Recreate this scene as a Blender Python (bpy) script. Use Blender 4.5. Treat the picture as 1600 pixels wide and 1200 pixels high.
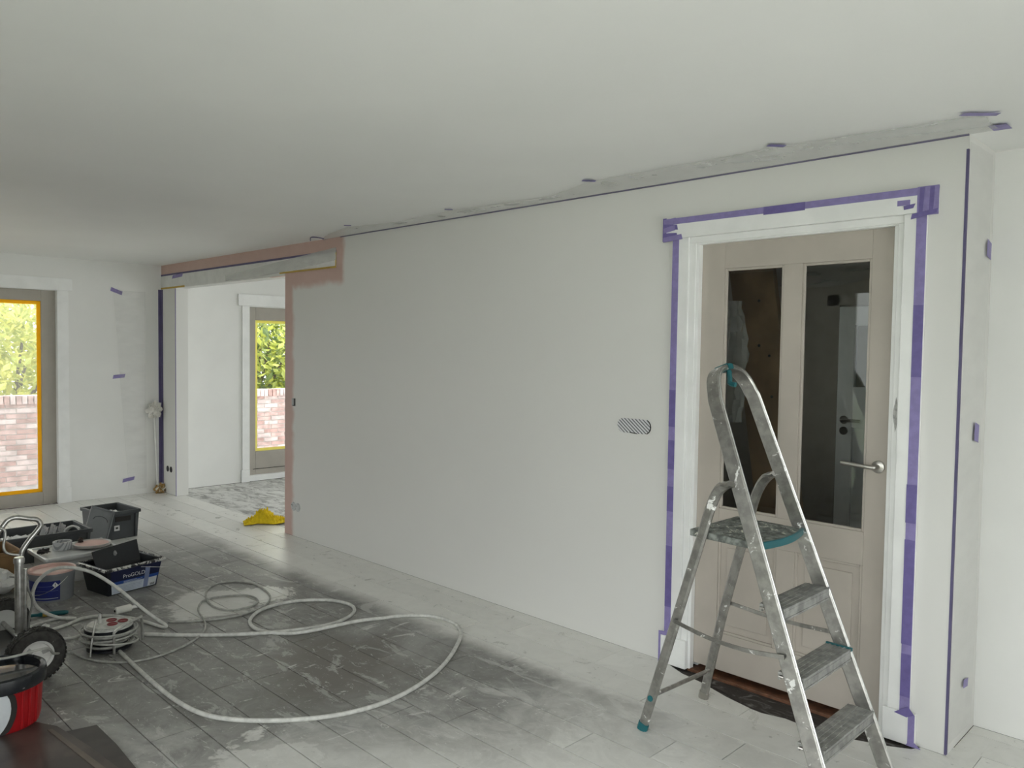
import bpy, math, random
import numpy as np
from mathutils import Vector, Matrix
random.seed(7)
for o in list(bpy.data.objects): bpy.data.objects.remove(o, do_unlink=True)
scene = bpy.context.scene
COL = scene.collection

# ------------------------------------------------------------------ camera
CAM = Vector((0.0, -3.5, 1.6207)); FPX = 1238.68
YAW, PITCH, ROLL = 0.780502, 0.04207, 0.014023
_f = Vector((-math.sin(YAW)*math.cos(PITCH), math.cos(YAW)*math.cos(PITCH), -math.sin(PITCH)))
_r0 = Vector((math.cos(YAW), math.sin(YAW), 0)); _u0 = _r0.cross(_f)
RIGHT = _r0*math.cos(ROLL)+_u0*math.sin(ROLL); UP = -_r0*math.sin(ROLL)+_u0*math.cos(ROLL)
cd = bpy.data.cameras.new('camera'); cam = bpy.data.objects.new('camera', cd); COL.objects.link(cam)
cd.sensor_width = 36.0; cd.lens = FPX/1600*36.0; cd.clip_start = 0.05; cd.clip_end = 200
cam.matrix_world = Matrix(((RIGHT.x, UP.x, -_f.x, CAM.x), (RIGHT.y, UP.y, -_f.y, CAM.y), (RIGHT.z, UP.z, -_f.z, CAM.z), (0, 0, 0, 1)))
scene.camera = cam
def ray(x, y): return RIGHT*((x-800)/FPX)-UP*((y-600)/FPX)+_f
def atY(x, y, Y=0.0): d = ray(x, y); return CAM+d*((Y-CAM.y)/d.y)      # pixel met with a plane parallel to the long wall
def atZ(x, y, Z=0.0): d = ray(x, y); return CAM+d*((Z-CAM.z)/d.z)      # ... with a horizontal plane
def atX(x, y, X): d = ray(x, y); return CAM+d*((X-CAM.x)/d.x)

# ------------------------------------------------------------------ sky and exposure (overcast day)
SKY = 3.4
w = bpy.data.worlds.new('sky'); scene.world = w; w.use_nodes = True
nt = w.node_tree; bg = nt.nodes['Background']
tc = nt.nodes.new('ShaderNodeTexCoord'); sep = nt.nodes.new('ShaderNodeSeparateXYZ'); rmp = nt.nodes.new('ShaderNodeValToRGB')
nt.links.new(tc.outputs['Generated'], sep.inputs[0]); nt.links.new(sep.outputs['Z'], rmp.inputs[0])
rmp.color_ramp.elements[0].color = (0.42, 0.42, 0.42, 1); rmp.color_ramp.elements[1].color = (1.27, 1.265, 1.265, 1)
nt.links.new(rmp.outputs[0], bg.inputs[0]); bg.inputs[1].default_value = SKY
vs = scene.view_settings; vs.view_transform = 'Standard'; vs.look = 'None'; vs.exposure = 1.06; vs.gamma = 1.0; vs.use_curve_mapping = False
scene.cycles.use_denoising = True
scene.cycles.max_bounces = 14; scene.cycles.diffuse_bounces = 8; scene.cycles.transparent_max_bounces = 16

# room constants (metres): long wall is the plane y = 0, window wall the plane x = XL
XL, YF, XR, H = -8.92, -4.3, 1.5, 2.498
def portal(name, c, sx, sy, rot):
    l = bpy.data.lights.new(name, 'AREA'); l.shape = 'RECTANGLE'; l.size = sx; l.size_y = sy; l.energy = 1.0
    l.cycles.is_portal = True
    o = bpy.data.objects.new(name, l); COL.objects.link(o); o.location = c; o.rotation_euler = rot
HP = math.pi/2
portal('daylight_window_left', (XL-.25, -2.62, 1.08), 2.16, 3.2, (0, -HP, 0))
portal('daylight_door', (XL-.25, 1.49, 1.05), 2.1, .95, (0, -HP, 0))
portal('daylight_front', (-.95, YF-.25, 1.18), 4.5, 2.25, (HP, 0, 0))
portal('daylight_front_far', (-8.0, YF-.25, 1.18), 1.6, 2.25, (HP, 0, 0))
portal('daylight_hall', (-3.36, .95, 1.5), 1.2, 1.1, (0, -HP, 0))
portal('daylight_right', (XR+.25, -2.35, 1.18), 2.25, 3.5, (0, HP, 0))
portal('daylight_next_room', (-6.6, 3.85, 1.2), 4.0, 2.3, (-HP, 0, 0))
portal('daylight_next_room_end', (-4.0, 2.35, 1.2), 2.3, 2.1, (0, HP, 0))

# ------------------------------------------------------------------ materials
def newmat(name):
    m = bpy.data.materials.new(name); m.use_nodes = True
    return m, m.node_tree, m.node_tree.nodes['Principled BSDF']
class G:                                   # small helper for node graphs
    def __init__(s, nt): s.nt = nt; s.pos = None
    def n(s, t, **k):
        o = s.nt.nodes.new(t)
        for a, b in k.items(): setattr(o, a, b)
        return o
    def put(s, i, v):
        if isinstance(v, bpy.types.NodeSocket): s.nt.links.new(v, i)
        elif v is not None: i.default_value = v
    def P(s):
        if s.pos is None: s.pos = s.n('ShaderNodeNewGeometry').outputs['Position']
        return s.pos
    def math(s, op, a, b=None, c=None):
        o = s.n('ShaderNodeMath', operation=op)
        s.put(o.inputs[0], a); s.put(o.inputs[1], b)
        if c is not None: s.put(o.inputs[2], c)
        return o.outputs[0]
    def step(s, v, a, b):                  # smooth step from a to b
        o = s.n('ShaderNodeMapRange', interpolation_type='SMOOTHSTEP'); s.put(o.inputs[0], v); s.put(o.inputs[1], a); s.put(o.inputs[2], b)
        return o.outputs[0]
    def noise(s, vec, scale, detail=4, rough=.55, dist=0.0):
        o = s.n('ShaderNodeTexNoise'); s.put(o.inputs['Vector'], vec); o.inputs['Scale'].default_value = scale
        o.inputs['Detail'].default_value = detail; o.inputs['Roughness'].default_value = rough; o.inputs['Distortion'].default_value = dist
        return o.outputs[0]
    def mapping(s, vec, sc=(1, 1, 1), rot=(0, 0, 0), loc=(0, 0, 0)):
        o = s.n('ShaderNodeMapping'); s.put(o.inputs[0], vec); o.inputs[1].default_value = loc; o.inputs[2].default_value = rot; o.inputs[3].default_value = sc
        return o.outputs[0]
    def xyz(s, vec):
        o = s.n('ShaderNodeSeparateXYZ'); s.put(o.inputs[0], vec); return o.outputs
    def mix(s, f, a, b):
        o = s.n('ShaderNodeMix', data_type='RGBA'); s.put(o.inputs[0], f)
        for i, v in ((6, a), (7, b)):
            s.put(o.inputs[i], (*v, 1) if isinstance(v, tuple) and len(v) == 3 else v)
        return o.outputs[2]
    def bump(s, hgt, strength, dist=.01):
        o = s.n('ShaderNodeBump'); o.inputs['Strength'].default_value = strength; o.inputs['Distance'].default_value = dist; s.put(o.inputs['Height'], hgt)
        return o.outputs[0]
MATS = {}
def mat(name, col, rough=.6, metal=0.0, var=.06, vscale=8, bump=0.0, bscale=60, spec=.5, splash=None, alpha=1.0, trans=0.0, coat=0.0):
    if name in MATS: return MATS[name]
    m, nt, b = newmat(name); g = G(nt)
    v = g.noise(g.P(), vscale, 5)
    c2 = tuple(max(0, min(1, x*(1-var*2))) for x in col); c1 = tuple(max(0, min(1, x*(1+var))) for x in col)
    c = g.mix(g.step(v, .35, .65), c2, c1)
    if splash:                             # white paint spatter on the surface: (colour, scale, threshold)
        sc, ss, th = splash
        f = g.step(g.noise(g.P(), ss, 9, .68, 1.2), th, th+.022)
        c = g.mix(f, c, sc)
        if metal: g.put(b.inputs['Metallic'], g.math('MULTIPLY', g.math('SUBTRACT', 1.0, f), metal))
    else: b.inputs['Metallic'].default_value = metal
    g.put(b.inputs['Base Color'], c); b.inputs['Roughness'].default_value = rough
    b.inputs['Specular IOR Level'].default_value = spec; b.inputs['Coat Weight'].default_value = coat
    if alpha < 1: b.inputs['Alpha'].default_value = alpha
    if trans: b.inputs['Transmission Weight'].default_value = trans
    if bump: g.put(b.inputs['Normal'], g.bump(g.noise(g.P(), bscale, 4), bump))
    MATS[name] = m; return m
WHITE = (.725, .72, .70)
def paint_wall():
    m, nt, b = newmat('wall_paint'); g = G(nt); P = g.P(); x, y, z = g.xyz(P)[0:3]
    nz = g.math('MULTIPLY', g.math('SUBTRACT', g.noise(P, 5.5, 3), .5), .10)
    xx = g.math('ADD', x, nz); zz = g.math('ADD', z, nz)
    def bx(x0, x1, z0, z1, e=.035):
        a = g.math('MULTIPLY', g.step(xx, x0-e, x0), g.math('SUBTRACT', 1.0, g.step(xx, x1-e, x1+e)))
        c = g.math('MULTIPLY', g.step(zz, z0-e, z0+e), g.math('SUBTRACT', 1.0, g.step(zz, z1, z1+e)))
        return g.math('MULTIPLY', a, c)
    fz = None
    for q in ((-9.2, -5.36, 2.36, 2.8), (-5.52, -5.34, 2.14, 2.8), (-6.5, -5.36, 2.14, 2.29), (-6.5, -6.105, -.5, 2.28)):
        f = bx(*q); fz = f if fz is None else g.math('MAXIMUM', fz, f)
    fz = g.math('MULTIPLY', fz, g.step(y, .05, .02)); fz = g.math('MULTIPLY', fz, g.math('SUBTRACT', 1.0, g.step(x, -5.3, -5.2)))
    tone = g.mix(g.noise(P, 1.3, 3), tuple(c*.965 for c in WHITE), WHITE)
    pink = g.mix(g.noise(P, 7, 5), (.53, .355, .315), (.62, .455, .41))
    g.put(b.inputs['Base Color'], g.mix(fz, tone, pink)); b.inputs['Roughness'].default_value = .55
    b.inputs['Specular IOR Level'].default_value = .35
    g.put(b.inputs['Normal'], g.bump(g.noise(P, 180, 3), .05, .004))
    return m
def floor_mat():
    m, nt, b = newmat('dusty_laminate'); g = G(nt); P = g.P(); x, y, z = g.xyz(P)[0:3]
    oi = g.n('ShaderNodeObjectInfo')
    n1 = g.noise(P, 1.5, 7, .62, .8); n2 = g.noise(P, 6.5, 9, .68, 1.4)
    sm = g.noise(g.mapping(P, (1.3, 3.4, 1), (0, 0, -.5)), 2.6, 11, .72, .7)
    sm2 = g.noise(g.mapping(P, (3.6, 1.5, 1), (0, 0, .35), (3, 1, 0)), 3.0, 11, .74, .6)
    base = g.mix(g.step(n2, .3, .7), (.17, .166, .158), (.285, .28, .268))
    base = g.mix(g.math('MULTIPLY', g.step(n1, .50, .68), .75), base, (.37, .37, .355))
    bro = g.n('ShaderNodeVectorMath', operation='DISTANCE'); g.put(bro.inputs[0], P); bro.inputs[1].default_value = (-3.45, -1.22, 0)
    base = g.mix(g.math('MULTIPLY', g.step(g.math('ADD', bro.outputs['Value'], g.math('MULTIPLY', g.math('SUBTRACT', n1, .5), .9)), .62, .15), .75), base, (.135, .12, .108))
    base = g.mix(g.math('MULTIPLY', g.step(sm, .55, .60), .62), base, (.47, .47, .455))
    base = g.mix(g.math('MULTIPLY', g.step(sm2, .60, .635), .75), base, (.62, .62, .60))
    # thick white paint: sprayed margin along the long wall and around the door
    nn = g.math('MULTIPLY', g.math('SUBTRACT', n1, .5), .9); n3 = g.math('MULTIPLY', g.math('SUBTRACT', n2, .5), .35)
    wob = g.math('ADD', nn, n3)
    marg = g.step(g.math('ADD', y, g.math('MULTIPLY', wob, .16)), -.66, -.46)
    far_paint_sheen = g.math('MULTIPLY', g.step(g.math('SUBTRACT', g.math('MULTIPLY', x, -1.0), g.math('MULTIPLY', wob, 1.5)), 5.9, 7.2), .9)  # whitened by the window wall: paint, partly standing in for window sheen
    drx = g.math('MULTIPLY', g.step(g.math('ADD', x, wob), -2.9, -1.7), g.math('MULTIPLY', g.step(g.math('ADD', y, wob), -1.7, -.75), .8))
    right_white_bounce = g.math('MULTIPLY', g.step(g.math('ADD', g.math('ADD', x, g.math('MULTIPLY', y, -.55)), wob), -2.15, -1.25), .8)  # white floor at the right, spread out of view to bounce light up
    pw = g.math('MAXIMUM', g.math('MAXIMUM', marg, far_paint_sheen), g.math('MAXIMUM', drx, right_white_bounce))
    def spot(cx, cy, r):
        d = g.n('ShaderNodeVectorMath', operation='DISTANCE'); g.put(d.inputs[0], P); d.inputs[1].default_value = (cx, cy, 0)
        return g.step(g.math('ADD', d.outputs['Value'], g.math('MULTIPLY', wob, .8)), r, r*.8)
    for s_ in ((-4.85, -1.30, .34), (-2.35, -1.62, .22), (-4.75, -.98, .16), (-2.75, -1.95, .25)): pw = g.math('MAXIMUM', pw, g.math('MULTIPLY', spot(*s_), .75))
    fine = g.noise(g.mapping(P, (2, 6, 1), (0, 0, -.6)), 7, 6, .7, 1.6); base = g.mix(g.math('MULTIPLY', g.step(fine, .62, .66), .7), base, (.66, .66, .64))
    speck = g.step(g.noise(P, 26, 5, .6), .66, .70)
    paint = g.mix(g.math('MULTIPLY', g.step(n2, .42, .62), .5), (.70, .695, .665), (.79, .785, .755))
    paint = g.mix(g.math('MULTIPLY', speck, .45), paint, (.25, .24, .22))
    c = g.mix(pw, base, paint)
    hsv = g.n('ShaderNodeHueSaturation'); g.put(hsv.inputs['Color'], c); g.put(hsv.inputs['Value'], g.math('ADD', .94, g.math('MULTIPLY', oi.outputs['Random'], .12)))
    g.put(b.inputs['Base Color'], hsv.outputs[0])
    g.put(b.inputs['Roughness'], g.math('SUBTRACT', g.math('ADD', .26, g.math('MULTIPLY', n2, .36)), g.math('MULTIPLY', pw, .12))); b.inputs['Specular IOR Level'].default_value = .5
    g.put(b.inputs['Normal'], g.bump(g.math('MULTIPLY', g.math('ADD', n2, g.math('MULTIPLY', sm, .6)), g.math('SUBTRACT', 1.0, g.math('MULTIPLY', pw, .97))), .12, .004))
    return m
def subfloor_mat(name, dark, light, th, sc=5):
    m, nt, b = newmat(name); g = G(nt); P = g.P()
    n = g.noise(g.mapping(P, (1, 2.2, 1), (0, 0, .2)), sc, 10, .7, 1.2)
    g.put(b.inputs['Base Color'], g.mix(g.step(n, th-.10, th+.12), dark, light)); b.inputs['Roughness'].default_value = .8
    g.put(b.inputs['Normal'], g.bump(n, .5, .01)); return m
def film_mat(name, a, rough=.22, col=.74, glow=0.0):
    m, nt, b = newmat(name); g = G(nt)
    out = nt.nodes['Material Output']; tr = g.n('ShaderNodeBsdfTransparent'); mx = g.n('ShaderNodeMixShader')
    n = g.noise(g.mapping(g.P(), (2, 2, 6)), 3, 6)
    b.inputs['Base Color'].default_value = (col, col, col*.985, 1); b.inputs['Roughness'].default_value = rough; b.inputs['Specular IOR Level'].default_value = .6
    g.put(mx.inputs[0], a if glow else g.math('ADD', a-.1, g.math('MULTIPLY', n, .2))); nt.links.new(tr.outputs[0], mx.inputs[1]); src = b.outputs[0]
    if glow:
        t = g.n('ShaderNodeBsdfTranslucent'); t.inputs[0].default_value = (.9, .9, .92, 1); m2 = g.n('ShaderNodeMixShader'); m2.inputs[0].default_value = glow
        nt.links.new(b.outputs[0], m2.inputs[1]); nt.links.new(t.outputs[0], m2.inputs[2]); src = m2.outputs[0]
    nt.links.new(src, mx.inputs[2])
    nt.links.new(mx.outputs[0], out.inputs[0]); return m
def glass_mat():
    m, nt, b = newmat('thin_glass'); g = G(nt); out = nt.nodes['Material Output']
    tr = g.n('ShaderNodeBsdfTransparent'); tr.inputs[0].default_value = (.93, .95, .94, 1); gl = g.n('ShaderNodeBsdfGlossy'); gl.inputs['Roughness'].default_value = .02
    fr = g.n('ShaderNodeFresnel'); fr.inputs[0].default_value = 1.5; mx = g.n('ShaderNodeMixShader')
    g.put(mx.inputs[0], g.math('MULTIPLY', fr.outputs[0], 1.0)); nt.links.new(tr.outputs[0], mx.inputs[1]); nt.links.new(gl.outputs[0], mx.inputs[2]); nt.links.new(mx.outputs[0], out.inputs[0])
    return m
def glow_tape(name, col):
    m, nt, b = newmat(name); g = G(nt); out = nt.nodes['Material Output']
    c = g.mix(g.noise(g.P(), 30, 3), tuple(x*.94 for x in col), col); g.put(b.inputs['Base Color'], c); b.inputs['Roughness'].default_value = .5
    t = g.n('ShaderNodeBsdfTranslucent'); g.put(t.inputs[0], c); mx = g.n('ShaderNodeMixShader'); mx.inputs[0].default_value = .6
    nt.links.new(b.outputs[0], mx.inputs[1]); nt.links.new(t.outputs[0], mx.inputs[2]); nt.links.new(mx.outputs[0], out.inputs[0]); return m
def stripe_mat(name, rot, sc, a, bcol, th=.5):
    m, nt, b = newmat(name); g = G(nt); x, y, z = g.xyz(g.mapping(g.P(), (sc, sc, sc), rot))[0:3]
    f = g.step(g.math('ADD', g.math('SINE', x), g.math('MULTIPLY', g.math('SUBTRACT', g.noise(g.P(), 60, 3), .5), .6)), th, th+.3)
    g.put(b.inputs['Base Color'], g.mix(f, a, bcol)); b.inputs['Roughness'].default_value = .5
    return m
def leaf_mat(name, a, bcol):
    m, nt, b = newmat(name); g = G(nt); out = nt.nodes['Material Output']
    ge = g.n('ShaderNodeNewGeometry'); c = g.mix(ge.outputs['Random Per Island'], a, bcol)
    g.put(b.inputs['Base Color'], c); b.inputs['Roughness'].default_value = .45
    t = g.n('ShaderNodeBsdfTranslucent'); g.put(t.inputs[0], c); mx = g.n('ShaderNodeMixShader'); mx.inputs[0].default_value = .4
    nt.links.new(b.outputs[0], mx.inputs[1]); nt.links.new(t.outputs[0], mx.inputs[2]); nt.links.new(mx.outputs[0], out.inputs[0]); return m
M_WALL = paint_wall(); M_FLOOR = floor_mat()
M_PLAIN = mat('white_wall_plain', (.80, .80, .785), .6, var=.015, vscale=1.5, spec=.35)
M_CEIL = mat('ceiling_paint', (.84, .84, .83), .6, var=.012, vscale=.8, spec=.25)
M_TRIM = mat('trim_white', (.83, .835, .83), .35, var=.02, vscale=6, bump=.06, bscale=35)
M_DOOR = mat('door_primer_beige', (.455, .412, .366), .45, var=.02, vscale=5)
M_FRAME = mat('window_frame_taupe', (.40, .37, .325), .45, var=.02)
M_GAP = mat('dark_gap', (.03, .027, .025), .9)
M_GLASS = glass_mat()
M_FILM = film_mat('plastic_film', .42, .25, .70); M_FILM2 = film_mat('plastic_film_thin', .13, .15); M_FILMW = film_mat('plastic_film_window', .26, .5, .8, .7); M_FILMD = film_mat('plastic_film_thick', .52, .22)
M_PUR = mat('purple_tape', (.25, .21, .45), .5, var=.05, vscale=30); M_PURD = mat('purple_tape_double', (.15, .12, .33), .5, var=.05, vscale=30); M_PURX = mat('purple_tape_edge', (.11, .095, .20), .6)
M_YEL = glow_tape('yellow_tape', (.98, .66, .02)); M_YEL2 = glow_tape('pale_yellow_tape', (.98, .93, .36)); M_OCH = mat('ochre_tape', (.50, .33, .06), .6)
M_ALU = mat('paint_splashed_aluminium', (.40, .39, .37), .34, metal=.95, var=.10, vscale=25, bump=.04, bscale=120, splash=((.80, .80, .78), 15, .605))
M_TREAD = mat('dusty_tread_aluminium', (.37, .37, .355), .5, metal=.5, var=.15, vscale=18, bump=.1, bscale=90, splash=((.55, .55, .53), 22, .62))
M_PLAT = mat('dirty_platform', (.20, .215, .20), .6, var=.3, vscale=30, splash=((.62, .62, .55), 20, .58), bump=.15, bscale=80)
M_TEAL = mat('teal_plastic', (.008, .115, .135), .4, splash=((.6, .65, .65), 40, .70))
M_STEEL = mat('brushed_steel', (.50, .48, .45), .28, metal=1.0, var=.03)
M_GREYP = mat('grey_crate_plastic', (.058, .064, .069), .5, var=.06)
M_GREYL = mat('grey_lid_plastic', (.20, .21, .222), .45, var=.05)
M_BLACK = mat('black_plastic', (.010, .012, .016), .38, var=.1, splash=((.5, .5, .48), 30, .74))
M_RUBB = mat('rubber_tyre', (.038, .036, .033), .8, var=.2, vscale=40, bump=.3, bscale=70, splash=((.30, .30, .28), 26, .66))
M_WPL = mat('white_plastic', (.74, .74, .72), .4, var=.04)
M_CLEAR = film_mat('cloudy_tub_plastic', .5, .3)
M_CARD = mat('brown_cardboard', (.24, .14, .06), .8, var=.08)
M_BLUE = mat('blue_label', (.012, .02, .16), .4, var=.05); M_BLUE2 = mat('bright_blue_label', (.02, .07, .30), .4); M_LBL = mat('pale_label', (.50, .55, .62), .5); M_LILAC = mat('lilac_label', (.20, .24, .40), .5)
M_PINK = mat('pink_paint', (.66, .43, .38), .5, var=.05, bump=.2, bscale=40)
M_PAIL = mat('grey_pail', (.20, .21, .225), .4, var=.04)
M_RED = mat('red_enamel', (.38, .010, .014), .32, var=.05); M_EMB = mat('pale_emblem', (.62, .65, .68), .35)
M_HOSE = mat('paint_hose', (.60, .60, .57), .5, var=.08, vscale=30); M_CORD = mat('grey_cord', (.40, .40, .375), .55, var=.1, vscale=30)
M_CHR = mat('worn_chrome', (.55, .545, .53), .3, metal=.9, var=.1, vscale=30, splash=((.55, .55, .53), 40, .66))
M_BOARD = mat('brown_hardboard', (.075, .055, .048), .33, var=.2, vscale=6, splash=((.42, .41, .39), 7, .73)); M_BOARDD = mat('dark_laminate_offcut', (.052, .043, .040), .4, var=.15, vscale=8, splash=((.4, .4, .38), 9, .73))
M_WOOD = mat('brown_wood', (.22, .13, .065), .6, var=.12, vscale=5)
M_THR = mat('red_brown_threshold', (.15, .065, .035), .5, var=.2, vscale=20)
M_LIQ = mat('dark_liquid', (.012, .014, .018), .06, var=.2, vscale=9, coat=.5)
M_CLOTH = mat('yellow_cloth', (.82, .60, .01), .8, var=.05, vscale=30)
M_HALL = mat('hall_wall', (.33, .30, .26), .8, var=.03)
M_HOLE = mat('socket_hole', (.015, .015, .016), .6)
M_WRAP = stripe_mat('striped_tape_vertical', (0, .9, 0), 420, (.66, .66, .69), (.05, .05, .06), .35)
M_ROLL = stripe_mat('striped_roll', (0, .55, .78), 330, (.50, .51, .52), (.27, .28, .29), .2)
M_SPEC = mat('wall_hole_filler', (.55, .56, .57), .6, splash=((.08, .08, .09), 45, .57))

# ------------------------------------------------------------------ mesh helpers
ORG = {}
class MB:
    def __init__(s, xf=None): s.v = []; s.f = []; s.xf = xf
    def add(s, vs, fs):
        k = len(s.v)
        s.v += [tuple(s.xf @ Vector(p)) if s.xf else tuple(p) for p in vs]; s.f += [tuple(i+k for i in f) for f in fs]
        return s
    def box(s, x0, x1, y0, y1, z0, z1):
        s.add([(x0, y0, z0), (x1, y0, z0), (x1, y1, z0), (x0, y1, z0), (x0, y0, z1), (x1, y0, z1), (x1, y1, z1), (x0, y1, z1)],
              [(3, 2, 1, 0), (4, 5, 6, 7), (0, 1, 5, 4), (1, 2, 6, 5), (2, 3, 7, 6), (3, 0, 4, 7)]); return s
    def prism(s, poly, z0, z1):             # polygon in x, y pulled up
        n = len(poly)
        a = sum(poly[i][0]*poly[(i+1) % n][1]-poly[(i+1) % n][0]*poly[i][1] for i in range(n))
        if a < 0: poly = poly[::-1]
        s.add([(p[0], p[1], z0) for p in poly]+[(p[0], p[1], z1) for p in poly],
              [tuple(range(n-1, -1, -1)), tuple(range(n, 2*n))]+[(i, (i+1) % n, n+(i+1) % n, n+i) for i in range(n)]); return s
    def slab(s, quad, nrm, t):              # a quad (or polygon) in space with thickness t along nrm
        n = len(quad); nrm = Vector(nrm)*t
        s.add([tuple(Vector(p)) for p in quad]+[tuple(Vector(p)+nrm) for p in quad],
              [tuple(range(n-1, -1, -1)), tuple(range(n, 2*n))]+[(i, (i+1) % n, n+(i+1) % n, n+i) for i in range(n)]); return s
    def tube(s, pts, r, seg=8, closed=False, cap=True):
        pts = [Vector(p) for p in pts]; n = len(pts); rs = r if isinstance(r, (list, tuple)) else [r]*n
        T = []
        for i in range(n):
            a = pts[i-1] if (i > 0 or closed) else pts[i]; b = pts[(i+1) % n] if (i < n-1 or closed) else pts[i]
            T.append((b-a).normalized())
        N = T[0].orthogonal().normalized(); vs = []; fs = []
        for i in range(n):
            N = (N-T[i]*N.dot(T[i])).normalized(); B = T[i].cross(N)
            for k in range(seg):
                a = 2*math.pi*k/seg; vs.append(pts[i]+(N*math.cos(a)+B*math.sin(a))*rs[i])
        for i in range(n if closed else n-1):
            j = (i+1) % n
            for k in range(seg): fs.append((i*seg+k, i*seg+(k+1) % seg, j*seg+(k+1) % seg, j*seg+k))
        if cap and not closed: fs += [tuple(range(seg-1, -1, -1)), tuple(range((n-1)*seg, n*seg))]
        return s.add(vs, fs)
    def rail(s, pts, wdir, wd, th, ch=.004):   # flat bar swept along pts, broad side along wdir
        pts = [Vector(p) for p in pts]; n = len(pts); vs = []; fs = []
        a, b = wd/2, th/2; c = min(ch, a*.9, b*.9)
        sec = [(-a+c, -b), (a-c, -b), (a, -b+c), (a, b-c), (a-c, b), (-a+c, b), (-a, b-c), (-a, -b+c)]
        for i in range(n):
            T = (pts[min(i+1, n-1)]-pts[max(i-1, 0)]).normalized(); W = Vector(wdir); W = (W-T*W.dot(T)).normalized(); B = T.cross(W)
            vs += [pts[i]+W*p+B*q for p, q in sec]
        for i in range(n-1):
            for k in range(8): fs.append((i*8+k, i*8+(k+1) % 8, i*8+8+(k+1) % 8, i*8+8+k))
        fs += [tuple(range(7, -1, -1)), tuple(range((n-1)*8, n*8))]
        return s.add(vs, fs)
    def lathe(s, prof, c, seg=32, axis=None):   # profile of (r, h) about a vertical axis (or axis vector) through c
        A = Vector(axis or (0, 0, 1)).normalized(); X = A.orthogonal().normalized(); Y = A.cross(X); c = Vector(c); vs = []; fs = []
        for r, h in prof:
            for k in range(seg):
                t = 2*math.pi*k/seg; vs.append(c+A*h+(X*math.cos(t)+Y*math.sin(t))*max(r, 1e-4))
        for i in range(len(prof)-1):
            for k in range(seg): fs.append((i*seg+k, i*seg+(k+1) % seg, (i+1)*seg+(k+1) % seg, (i+1)*seg+k))
        return s.add(vs, fs)
    def grid(s, fn, nu, nv):
        vs = [fn(i/nu, j/nv) for j in range(nv+1) for i in range(nu+1)]
        return s.add(vs, [(j*(nu+1)+i, j*(nu+1)+i+1, (j+1)*(nu+1)+i+1, (j+1)*(nu+1)+i) for j in range(nv) for i in range(nu)])
    def build(s, name, m, parent=None, smooth=False, bevel=0.0, solid=0.0):
        me = bpy.data.meshes.new(name); o0 = ORG.get(parent.name, Vector()) if parent else Vector()
        base = None
        if parent is None:
            a = np.array(s.v); base = Vector((float((a[:, 0].min()+a[:, 0].max())/2), float((a[:, 1].min()+a[:, 1].max())/2), float(a[:, 2].min())))
            o0 = base
        me.from_pydata([tuple(Vector(p)-o0) for p in s.v], [], s.f); me.materials.append(m); me.update()
        o = bpy.data.objects.new(name, me); COL.objects.link(o)
        if parent: o.parent = parent; ORG[o.name] = o0
        else: o.location = base; ORG[o.name] = base
        if smooth:
            me.polygons.foreach_set('use_smooth', [True]*len(me.polygons)); me.set_sharp_from_angle(angle=math.radians(38))
        if bevel:
            b = o.modifiers.new('bevel', 'BEVEL'); b.width = bevel; b.segments = 2; b.limit_method = 'ANGLE'
        if solid:
            b = o.modifiers.new('solid', 'SOLIDIFY'); b.thickness = solid; b.offset = 0
        return o
def tag(o, label=None, cat=None, group=None, kind=None):
    for k, v in (('label', label), ('category', cat), ('group', group), ('kind', kind)):
        if v: o[k] = v
    return o
def thing(name, loc, label, cat, group=None, kind=None):
    o = bpy.data.objects.new(name, None); COL.objects.link(o); o.location = loc; ORG[o.name] = Vector(loc); o.empty_display_size = .1
    return tag(o, label, cat, group, kind)
def spline(pts, n=10, closed=False):
    P = [Vector(p) for p in pts]; out = []; N = len(P)
    for i in range(N if closed else N-1):
        g = (lambda k: P[k % N]) if closed else (lambda k: P[max(0, min(N-1, k))])
        a, b, c, d = g(i-1), g(i), g(i+1), g(i+2)
        for k in range(n):
            t = k/n; out.append(.5*((2*b)+(c-a)*t+(2*a-5*b+4*c-d)*t*t+(3*b-a-3*c+d)*t**3))
    if not closed: out.append(P[-1])
    return out
def text_mesh(txt, size, m, name, parent, o, ux, uy, depth=.0008):   # flat lettering laid at o along ux, uy
    cu = bpy.data.curves.new('lettering', 'FONT'); cu.body = txt; cu.size = size; cu.offset = 0.0
    tmp = bpy.data.objects.new('tmp', cu); COL.objects.link(tmp)
    me = bpy.data.meshes.new_from_object(tmp); bpy.data.objects.remove(tmp)
    ux, uy, o = Vector(ux).normalized(), Vector(uy).normalized(), Vector(o); mb = MB()
    mb.v = [tuple(o+ux*v.co.x+uy*v.co.y+ux.cross(uy)*depth) for v in me.vertices]; mb.f = [tuple(p.vertices) for p in me.polygons]
    return mb.build(name, m, parent)
def struct(o, label=None): o['kind'] = 'structure'; (o.__setitem__('label', label) if label else None); return o

# ------------------------------------------------------------------ shell
T = .13
# long wall with opening (x -8.535..-6.24), door hole (x -2.17..-1.205) and the returned end at x = -0.953
b = MB()
b.box(XL, -8.535, 0, T, 0, 2.5); b.box(-8.535, -6.24, 0, T, 2.24, 2.5); b.box(-6.24, -2.18, 0, T, 0, 2.5); b.box(-2.18, -1.205, 0, T, 2.19, 2.5)
b.box(-1.205, -.953, 0, T, 0, 2.5); b.box(-1.02, -.953, T, .50, 0, 2.5)
wall_back = struct(b.build('wall_back', M_WALL), 'long white painted wall with pink primer around the opening')
struct(MB().box(-1.02, XR, .38, .5, 0, 2.5).build('wall_recess', M_PLAIN), 'white recessed wall past the wall end')
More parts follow.
